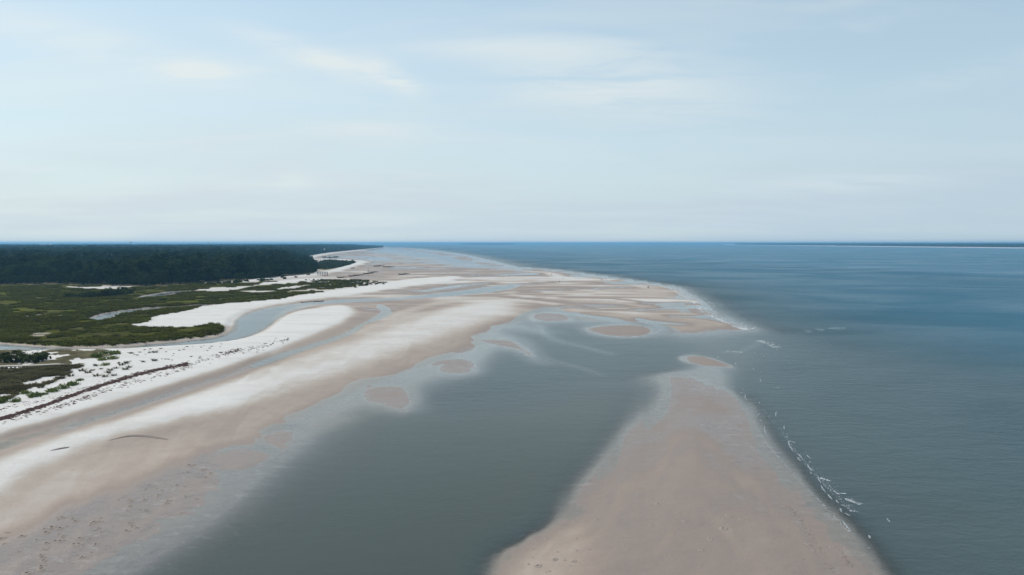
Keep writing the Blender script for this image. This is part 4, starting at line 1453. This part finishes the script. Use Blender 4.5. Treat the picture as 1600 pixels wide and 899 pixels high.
for args in ((536, 434.6, 10, 1, 'dark fallen tree on the far flat nearest the pier', .05), (552, 432.4, 8, 2, 'dark fallen tree left of the one with branches piled high', -.1),
             (561, 431.2, 9, 3, 'dark fallen tree with piled branches between pier and the upright stem', .1), (575, 428.6, 9, 4, 'fallen tree with an upright dead stem on the far flat', 0, True),
             (584, 426.3, 8, 5, 'thin fallen tree just behind the upright dead stem', .1), (592, 416.4, 14, 6, 'long fallen tree beyond the tip of the white point, left of two', .1),
             (607, 417.6, 14, 7, 'long fallen tree beyond the tip of the white point, right of two', -.05), (552, 419.6, 5, 8, 'small fallen tree lying near the curve of the white beach', .3),
             (632, 429.4, 11, 9, 'dark fallen tree farthest right, above the white sand tongue', 0)):
    fallen_tree(*args)

# ------------------------------------------------------------------ towers on the skyline
for px, dist, top, lb in ((205.5, 3600, 377.2, 'slim tower on the skyline above the forest, left of the two'), (326.5, 4200, 378.0, 'slim tower on the skyline above the forest, right of the two')):
    x, y = ground_at(px, dist)
    tz_ = CAM_H + (380 - top) * dist / FPX
    t = empty('water_tower', (x, y, 1.5))
    hh = tz_ - 1.5
    bm = bmesh.new(); tube(bm, [(0, 0, 0), (0, 0, hh * .7), (0, 0, hh * .8)], [1.6, 1.3, 1.8], 12); bm_obj('shaft', bm, M_STEEL, t, True)
    bm = bmesh.new(); tube(bm, [(0, 0, hh * .79), (0, 0, hh * .84), (0, 0, hh * .93), (0, 0, hh * .98), (0, 0, hh)], [1.2, 2.9, 3.1, 2.0, .3], 16); bm_obj('tank', bm, M_STEEL, t, True)
    tag(t, lb, 'tower', 'towers on the skyline')

# ------------------------------------------------------------------ seaweed line on the upper beach
rg = random.Random(9)
V, F = [], []


def clod(x, y, z, a, b, c_, rot):
    i = len(V)
    ca, sa = math.cos(rot), math.sin(rot)
    for dx, dy, dz in ((a, 0, 0), (.2 * a, b, 0), (-a, .1 * b, 0), (-.1 * a, -b, 0)):
        dx *= rg.uniform(.6, 1.2); dy *= rg.uniform(.6, 1.2)
        V.append((x + dx * ca - dy * sa, y + dx * sa + dy * ca, z - .02))
    V.append((x + rg.uniform(-.2, .2) * a, y, z + c_))
    F.extend([(i, i + 1, i + 4), (i + 1, i + 2, i + 4), (i + 2, i + 3, i + 4), (i + 3, i, i + 4)])


def wrack(line, n_, spread, s0, s1):
    P = catmull(line, False, 8)
    for k in range(n_):
        t = rg.random() * (len(P) - 1.001)
        i = int(t); f = t - i
        px = P[i][0] * (1 - f) + P[i + 1][0] * f; py = P[i][1] * (1 - f) + P[i + 1][1] * f + rg.gauss(0, spread)
        x, y, z = spot(px, py)
        s = rg.uniform(s0, s1)
        clod(x, y, z, s * 1.5, s * .7, s * rg.uniform(.15, .4), rg.uniform(-.6, 1.0))


wrack([(-60, 672), (0, 655), (60, 637), (110, 619), (160, 602), (200, 590), (250, 577), (292, 569)], 1500, 1.3, .22, .62)
wrack([(-40, 672), (30, 652), (90, 636), (130, 623), (170, 608), (215, 596), (260, 584), (300, 572)], 420, 2.2, .12, .38)
wrack([(0, 640), (40, 632), (90, 620), (130, 608), (170, 598), (210, 587)], 200, 2.6, .10, .30)
wrack([(285, 570), (320, 561), (350, 553), (376, 548), (400, 543), (425, 537), (450, 530)], 260, 2.6, .15, .45)
wrack([(352, 553), (362, 550), (372, 547)], 90, 1.6, .2, .45)
wrack([(470, 473), (490, 471.5), (505, 470.5)], 60, .4, .3, .7)
wrack([(405, 468), (412, 467.5), (430, 467)], 30, .3, .4, .8)
o = mesh_obj('seaweed_wrack', V, F, M_WRACK)
tag(o, 'dark reddish brown line of dried seaweed along the white beach', kind='stuff')

# ------------------------------------------------------------------ low sand scarps, mounds turned up on the flats
for line in ([(168, 689.5), (180, 686.5), (192, 684), (205, 682.6), (222, 683), (240, 685), (262, 688)], [(78, 705), (92, 702.6), (106, 700.4)]):
    P = catmull(line, False, 6)
    V, F = [], []
    for i, (px, py) in enumerate(P):
        x, y, z = spot(px, py)
        t = math.sin(math.pi * (i + .5) / len(P)) ** .7
        hh = .09 * t * (1 + .3 * math.sin(i * 2.3))
        V += [(x, y - .10, z - .05), (x, y + .05, z + hh), (x, y + .25 + .4 * t, z + hh * .75), (x, y + 1.6 * t + .3, z - .06)]
        if i:
            b0 = len(V) - 8
            for k in range(3):
                F.append((b0 + k, b0 + 4 + k, b0 + 5 + k, b0 + 1 + k))
    o = mesh_obj('sand_scarp', V, F, M_DAMP)
    tag(o, 'low dark broken step in the beach sand', kind='structure')

bm = bmesh.new()
prof = [(0.0, -0.10), (0.12, -0.02), (0.22, 0.09), (0.36, 0.08), (0.62, -0.02)]
rings = []
for k in range(10):
    a = k * .6283
    rings.append([bm.verts.new((math.cos(a) * q * (1 + .15 * math.sin(k * 2.1)), math.sin(a) * q, z_ * (1 + .4 * math.sin(k * 1.7)))) for q, z_ in prof[1:]])
cv = bm.verts.new((0, 0, -0.10))
for k in range(10):
    a, b_ = rings[k], rings[(k + 1) % 10]
    bm.faces.new((cv, a[0], b_[0])).material_index = 1
    for i in range(3):
        bm.faces.new((a[i], a[i + 1], b_[i + 1], b_[i])).material_index = 0
mound_me = bpy.data.meshes.new('sand_mound')
bm.to_mesh(mound_me); bm.free()
mound_me.materials.append(M_MOUND); mound_me.materials.append(M_DAMP)
MND = [(914, 800, 1.), (875, 814, 1.1), (899, 815, .9), (854, 841, .7), (867, 875, 1.2), (841, 885, 1.3), (897, 878, 1.), (1029, 788, 1.1), (1038, 789, .6), (1060, 801.5, .9), (1071, 815, 1.1), (1139, 806.5, 1.2),
       (1131, 826.5, 1.5), (1019, 821, .8), (910, 778, .9), (907, 788, .8), (1095, 859.5, 1.), (1110, 843, 1.), (950, 753, .7), (933, 812, .7), (826, 882, .6), (883, 876, .6), (871, 863, .6), (982, 858, .7), (1048, 868, .6), (1069, 869, .5),
       (1121, 702, .8), (1071, 721, .6), (1075, 753, .6), (1159, 812, 1.), (1261, 850, 1.), (1270, 860, .8), (1300, 855, .8), (1215, 805, .6)]
rg = random.Random(12)
for k in range(34):
    MND.append((rg.uniform(820, 1250), rg.uniform(760, 895), rg.uniform(.3, .6)))
for k in range(90):
    u = rg.random()
    MND.append((20 + u * 330 + rg.uniform(-40, 40), 880 - u * 130 + rg.uniform(-45, 25), rg.uniform(.4, 1.2)))
for px, py, s in MND:
    x, y, z = spot(px, py)
    if z < .01:
        continue
    o = bpy.data.objects.new('sand_mound', mound_me)
    col.objects.link(o)
    o.parent = GROUND
    o.location = (x, y, z); s *= .8 if px < 420 else .55
    o.scale = (s * 1.2, s, s); o.rotation_euler = (0, 0, rg.uniform(0, 6.28))

V, F = [], []
rg = random.Random(31)
for k in range(1100):
    if k % 3:
        px, py = rg.uniform(800, 1350), 620 + 275 * rg.random() ** .6
    else:
        u = rg.random(); px, py = 10 + u * 400 + rg.uniform(-60, 60), 870 - u * 150 + rg.uniform(-70, 35)
    x, y, z = spot(px, py)
    if z < .03:
        continue
    q = rg.uniform(.02, .06) * (1 if rg.random() < .93 else 2.0)
    clod(x, y, z, q * 1.4, q, q * .5, rg.uniform(0, 3))
for line, n_, sp in (([(1195, 715), (1240, 770), (1290, 830), (1330, 885)], 240, 2.5), ([(1230, 790), (1262, 830), (1300, 890)], 140, 3.0)):
    P = catmull(line, False, 6)
    for k in range(n_):
        t = rg.random() * (len(P) - 1.001); i = int(t); f = t - i
        x, y, z = spot(P[i][0] * (1 - f) + P[i + 1][0] * f + rg.gauss(0, sp), P[i][1] * (1 - f) + P[i + 1][1] * f + rg.gauss(0, sp))
        if z > .02:
            q = rg.uniform(.03, .11)
            clod(x, y, z, q * 2, q * .8, q * .4, rg.uniform(.4, 1.2))
o = mesh_obj('shell_litter', V, F, simple('shell_crumbs', (0.20, 0.16, 0.135), 0.9, 0.6, 0.8, 0.1))
tag(o, 'scattered shell crumbs and dark bits on the wet sand', kind='stuff')

# ------------------------------------------------------------------ surf
rg = random.Random(23)
V, F = [], []


def foam_patch(x, y, a, b, z, rot):
    i = len(V); n_ = 7
    ca, sa = math.cos(rot), math.sin(rot)
    for k in range(n_):
        t = k / n_ * 6.283
        q = rg.uniform(.55, 1.15)
        dx, dy = math.cos(t) * a * q, math.sin(t) * b * q
        V.append((x + dx * ca - dy * sa, y + dx * sa + dy * ca, 0.012))
    V.append((x, y, z))
    for k in range(n_):
        F.append((i + k, i + (k + 1) % n_, i + n_))


def surf(line, n_, spread, s0, s1, zt):
    P = catmull(line, False, 6)
    G = np.stack(ground(P[:, 0], P[:, 1]), 1)
    for k in range(n_):
        t = rg.random() * (len(G) - 1.001)
        i = int(t); f = t - i
        g = G[i] * (1 - f) + G[i + 1] * f
        d = G[i + 1] - G[i]; d = d / (np.linalg.norm(d) + 1e-9)
        nn_ = np.array([d[1], -d[0]])
        q = abs(rg.gauss(0, spread))
        g = g - nn_ * q * (1 if nn_[0] < 0 else -1)
        s = rg.uniform(s0, s1)
        foam_patch(g[0], g[1], s * 2.2, s * .7, zt * rg.uniform(.3, 1), math.atan2(d[1], d[0]) + rg.uniform(-.3, .3))


surf([(955, 437.2), (1000, 442), (1040, 449.5), (1062, 461), (1082, 473)], 330, 1.5, .2, .65, .10)
surf([(1040, 450), (1062, 461), (1082, 473), (1092, 485)], 300, 4.5, .12, .5, .10)
surf([(1082, 472), (1092, 485), (1122, 500), (1156, 514)], 480, 2.4, .10, .40, .10)
surf([(1120, 500), (1156, 514), (1166, 516)], 110, .8, .06, .25, .08)
surf([(820, 420), (860, 424), (900, 429), (955, 437)], 400, 1.8, .25, .8, .08)
surf([(660, 392), (690, 396), (715, 401), (742, 407), (768, 413), (790, 418)], 200, 9.0, .5, 1.6, .10)
surf([(1180, 533), (1195, 537), (1206, 543)], 260, 1.6, .03, .16, .06)
surf([(1135, 549), (1160, 551)], 60, .3, .03, .15, .05)
surf([(1280, 516), (1300, 513), (1320, 513)], 50, .4, .05, .2, .04)
surf([(1020, 522), (1026, 518), (1034, 514)], 60, .6, .05, .2, .04)
surf([(1320, 780), (1332, 785), (1342, 789)], 120, .35, .015, .06, .03)
surf([(1160, 612), (1166, 640), (1180, 668), (1200, 698), (1225, 726), (1255, 760), (1290, 795), (1325, 832)], 520, .25, .012, .05, .02)
surf([(1190, 640), (1215, 670), (1240, 705), (1270, 740), (1300, 772), (1330, 800)], 420, .5, .012, .06, .03)
surf([(1232, 690), (1242, 692)], 30, .15, .02, .07, .03)
surf([(1282, 748), (1296, 752)], 40, .15, .02, .08, .03)
surf([(1308, 771), (1320, 771)], 40, .12, .02, .08, .03)
o = mesh_obj('surf_foam', V, F, M_FOAM)
tag(o, 'white foam where the sea breaks along the outer edge of the flats', kind='stuff')

WAVES = [((1213, 643), (1212, 651)), ((1184, 651), (1187, 646)), ((1188, 656), (1190, 659)), ((1194, 665), (1198, 682)), ((1225, 665), (1225.5, 671)), ((1229, 682), (1230, 684)), ((1231, 689), (1239, 706)), ((1247, 709.5), (1253, 716)),
         ((1245, 714), (1250.6, 721)), ((1260, 711), (1266.5, 717)), ((1264, 721), (1268, 723.5)), ((1261, 725.5), (1268, 736)), ((1266, 738), (1268, 741)), ((1278, 746), (1282.5, 755)), ((1282.5, 759), (1290, 770)), ((1293, 772), (1300, 781)),
         ((1301, 765.5), (1309, 772.5)), ((1306, 781), (1310, 787)), ((1313.5, 789), (1323, 793)), ((1312.6, 794), (1315, 801)), ((1320, 802), (1328.6, 807)), ((1316, 814), (1329, 830)), ((1357.5, 836.5), (1359.5, 842)),
         ((1356.5, 855.5), (1359, 858)), ((1386, 810), (1390, 816.5)), ((1121, 557), (1123, 559)), ((1148, 567), (1151, 571)), ((1176.5, 576), (1178, 578.5)), ((1188.5, 581), (1191.5, 582.3)), ((1187.5, 592), (1189.5, 597.5)), ((1145, 606), (1149, 603.5)),
         ((1160, 609), (1162, 608)), ((1157, 614.5), (1159, 612.8)), ((1164.2, 616), (1166, 626)), ((1208, 606.7), (1218, 606.5)), ((1186, 629), (1187, 631)), ((1178, 638.5), (1180, 637.5)), ((1203, 540), (1205, 542)), ((1213, 545.5), (1215, 546.8)), ((1178.5, 551.2), (1180, 552.4)), ((1193.5, 556), (1195.5, 557.5)),
         ((1242, 757), (1250, 765)), ((1320, 781), (1340, 788))]
WAVES = [w_ for w_ in WAVES if w_[0][0] != 1242]
for (a, b_) in WAVES:
    P = np.array([a, b_], float)
    gx, gy = ground(P[:, 0], P[:, 1])
    c0 = np.array([gx.mean(), gy.mean()])
    d = np.array([gx[1] - gx[0], gy[1] - gy[0]]); L = max(np.linalg.norm(d), .5); d = d / (np.linalg.norm(d) + 1e-9)
    nn_ = np.array([d[1], -d[0]])
    if nn_[0] < 0:
        nn_ = -nn_
    V, F = [], []
    m_ = 12
    ph = rg.uniform(0, 6)
    for k in range(m_ + 1):
        t = k / m_ - .5
        env = (math.cos(t * math.pi * .98)) ** .6
        bend = .04 * L * (t * t * 4 - .5) + .05 * math.sin(k * 1.9 + ph)
        w_ = (.015 + .055 * abs(math.sin(k * 1.3 + ph)) + rg.uniform(0, .03)) * env + .006
        hh = (.05 + .07 * abs(math.sin(k * .9 + ph))) * env
        for q, z_ in ((-w_ * .5, 0.006), (-w_ * .15, hh), (w_ * .35, hh * .6), (w_ * 1.3 + rg.uniform(0, .08) * env, 0.008)):
            p = d * t * L + nn_ * (bend + q)
            V.append((p[0], p[1], z_))
        if k:
            b0 = len(V) - 8
            for i in range(3):
                F.append((b0 + i, b0 + 4 + i, b0 + 5 + i, b0 + 1 + i))
    o = mesh_obj('breaking_wavelet', V, F, M_WASH)
    o.location = (c0[0], c0[1], 0)
    tag(o, 'small white breaking wavelet in the shallows off the right side of the sandbar', 'wavelet', 'wavelets breaking off the sandbar')


# ------------------------------------------------------------------ people far out on the flats
def make_person(name, pose, top_m, leg_m, seed):
    root = empty(name)
    st = 0.16 if pose == 'stand' else 0.34
    J = {'hip': (0, 0, .95), 'waist': (0, 0, 1.1), 'chest': (0, .01, 1.33), 'neck': (0, .01, 1.5), 'head': (0, .03, 1.62), 'crown': (0, .02, 1.74),
         'lh': (-.10, 0, .9), 'lk': (-.11, st * .45, .5), 'la': (-.11, st * .2, .08), 'lt': (-.12, st * .2 + .16, .03),
         'rh': (.10, 0, .9), 'rk': (.11, -st * .15, .5), 'ra': (.11, -st * .7, .08), 'rt': (.12, -st * .7 + .16, .03),
         'ls': (-.19, 0, 1.43), 'le': (-.25, -.05, 1.16), 'lw': (-.25, .07, .92), 'lf': (-.25, .11, .80),
         'rs': (.19, 0, 1.43), 're': (.25, -.05, 1.16), 'rw': (.25, .10, .93), 'rf': (.25, .14, .81)}
    rad = dict(hip=.15, waist=.13, chest=.16, neck=.06, head=.095, crown=.07, lh=.10, lk=.065, la=.045, lt=.035, rh=.10, rk=.065, ra=.045, rt=.035, ls=.07, le=.048, lw=.034, lf=.03, rs=.07, re=.048, rw=.034, rf=.03)
    E = [('hip', 'waist'), ('waist', 'chest'), ('chest', 'neck'), ('neck', 'head'), ('head', 'crown'), ('hip', 'lh'), ('lh', 'lk'), ('lk', 'la'), ('la', 'lt'), ('hip', 'rh'), ('rh', 'rk'), ('rk', 'ra'), ('ra', 'rt'),
         ('chest', 'ls'), ('ls', 'le'), ('le', 'lw'), ('lw', 'lf'), ('chest', 'rs'), ('rs', 're'), ('re', 'rw'), ('rw', 'rf')]
    keys = list(J)
    me = bpy.data.meshes.new('body')
    me.from_pydata([J[k] for k in keys], [(keys.index(a), keys.index(b)) for a, b in E], [])
    o = bpy.data.objects.new('body', me)
    col.objects.link(o)
    md = o.modifiers.new('skin', 'SKIN')
    for i, k in enumerate(keys):
        me.skin_vertices[0].data[i].radius = (rad[k], rad[k])
    me.skin_vertices[0].data[0].use_root = True
    o.modifiers.new('sub', 'SUBSURF').levels = 1
    o.modifiers['sub'].render_levels = 1
    dg = bpy.context.evaluated_depsgraph_get()
    em = bpy.data.meshes.new_from_object(o.evaluated_get(dg))
    em.materials.clear()
    em.materials.append(M_SKIN); em.materials.append(top_m); em.materials.append(leg_m)
    for p in em.polygons:
        z_ = p.center.z; xx = abs(p.center.x)
        p.material_index = 1 if (.98 < z_ < 1.48 and (xx < .21 or z_ > 1.25)) else (2 if .45 < z_ <= .98 and xx < .22 else 0)
        p.use_smooth = True
    o.modifiers.clear()
    o.data = em
    o.parent = root
    # hair cap
    bm = bmesh.new()
    bmesh.ops.create_icosphere(bm, subdivisions=2, radius=.108)
    for v in bm.verts:
        v.co.y = v.co.y * 1.05 + .005
        v.co.z = max(v.co.z, -.02 if v.co.y < 0 else .035)
        v.co += Vector((0, .012, 1.665))
    bm_obj('hair', bm, M_HAIR, root, True)
    return root


M_SKIN = simple('skin', (0.42, 0.27, 0.20), 0.6, 0.05, 1.0, 0.3)
M_HAIR = simple('hair', (0.04, 0.03, 0.02), 0.6, 0.2, 5.0, 0.3)
cloth = {k: simple(k + '_cloth', c_, 0.9, 0.1, 3.0, 0.1) for k, c_ in (('navy', (.02, .03, .07)), ('dark', (.03, .03, .035)), ('white', (.75, .75, .73)), ('red', (.35, .05, .05)))}
PEOPLE = [(744.5, 432.0, 'stand', 'dark', 'dark', 'person in dark clothes standing just past the tip of the white sand tongue'),
          (795, 432.6, 'walk', 'navy', 'dark', 'person in dark clothes walking by the little stream on the outer flat'), (801.5, 423.6, 'stand', 'dark', 'navy', 'person in dark clothes at the water edge where the dark sand begins'),
          (862, 430.8, 'walk', 'dark', 'dark', 'person in dark clothes walking on the pale ridge near the sea edge'), (879.5, 437.8, 'stand', 'navy', 'dark', 'person in dark clothes at the lower end of the pale ridge'),
          (874, 442.0, 'stand', 'dark', 'dark', 'person standing below the lower end of the pale ridge by the stream'), (667.5, 419.2, 'walk', 'dark', 'dark', 'person on the far wet flat, left of a pair'), (670.5, 419.0, 'stand', 'navy', 'dark', 'person on the far wet flat, right of a pair'),
          (700, 428.6, 'stand', 'dark', 'navy', 'person alone on the wet flat above the white sand tongue'), (939.3, 438.2, 'stand', 'dark', 'dark', 'person in dark clothes at the surf line, left of a pair'), (941.2, 438.0, 'walk', 'navy', 'dark', 'person in dark clothes at the surf line, right of a pair'),
          (1012.3, 451.2, 'stand', 'dark', 'dark', 'person in black on the outer flat nearest the sea point, left of three'), (1013.7, 451.0, 'walk', 'navy', 'dark', 'person in navy on the outer flat nearest the sea point, middle of three'), (1016.2, 450.6, 'stand', 'white', 'white', 'person in white on the outer flat nearest the sea point, right of three')]
for i, (px, py, pose, a, b_, lb) in enumerate(PEOPLE):
    x, y, z = spot(px, py)
    t = make_person('person', pose, cloth[a], cloth[b_], i)
    t.location = (x, y, z)
    t.rotation_euler = (0, 0, i * 1.1)
    tag(t, lb, 'person', 'people on the far flats')

# ------------------------------------------------------------------ air
bm = bmesh.new()
bx(bm, -66000, 66000, -66000, 66000, -7.5, 47.0)
M_HAZE, n, l = mat('sea_haze')
pv = N(n, 'ShaderNodeVolumePrincipled')
pv.inputs['Color'].default_value = (0.30, 0.67, 1.0, 1)
pv.inputs['Density'].default_value = 0.00011
pv.inputs['Anisotropy'].default_value = 0.2
out = N(n, 'ShaderNodeOutputMaterial')
l.new(pv.outputs[0], out.inputs['Volume'])
HZ = bm_obj('haze', bm, M_HAZE)
tag(HZ, 'thin pale blue haze in the sea air', kind='stuff')
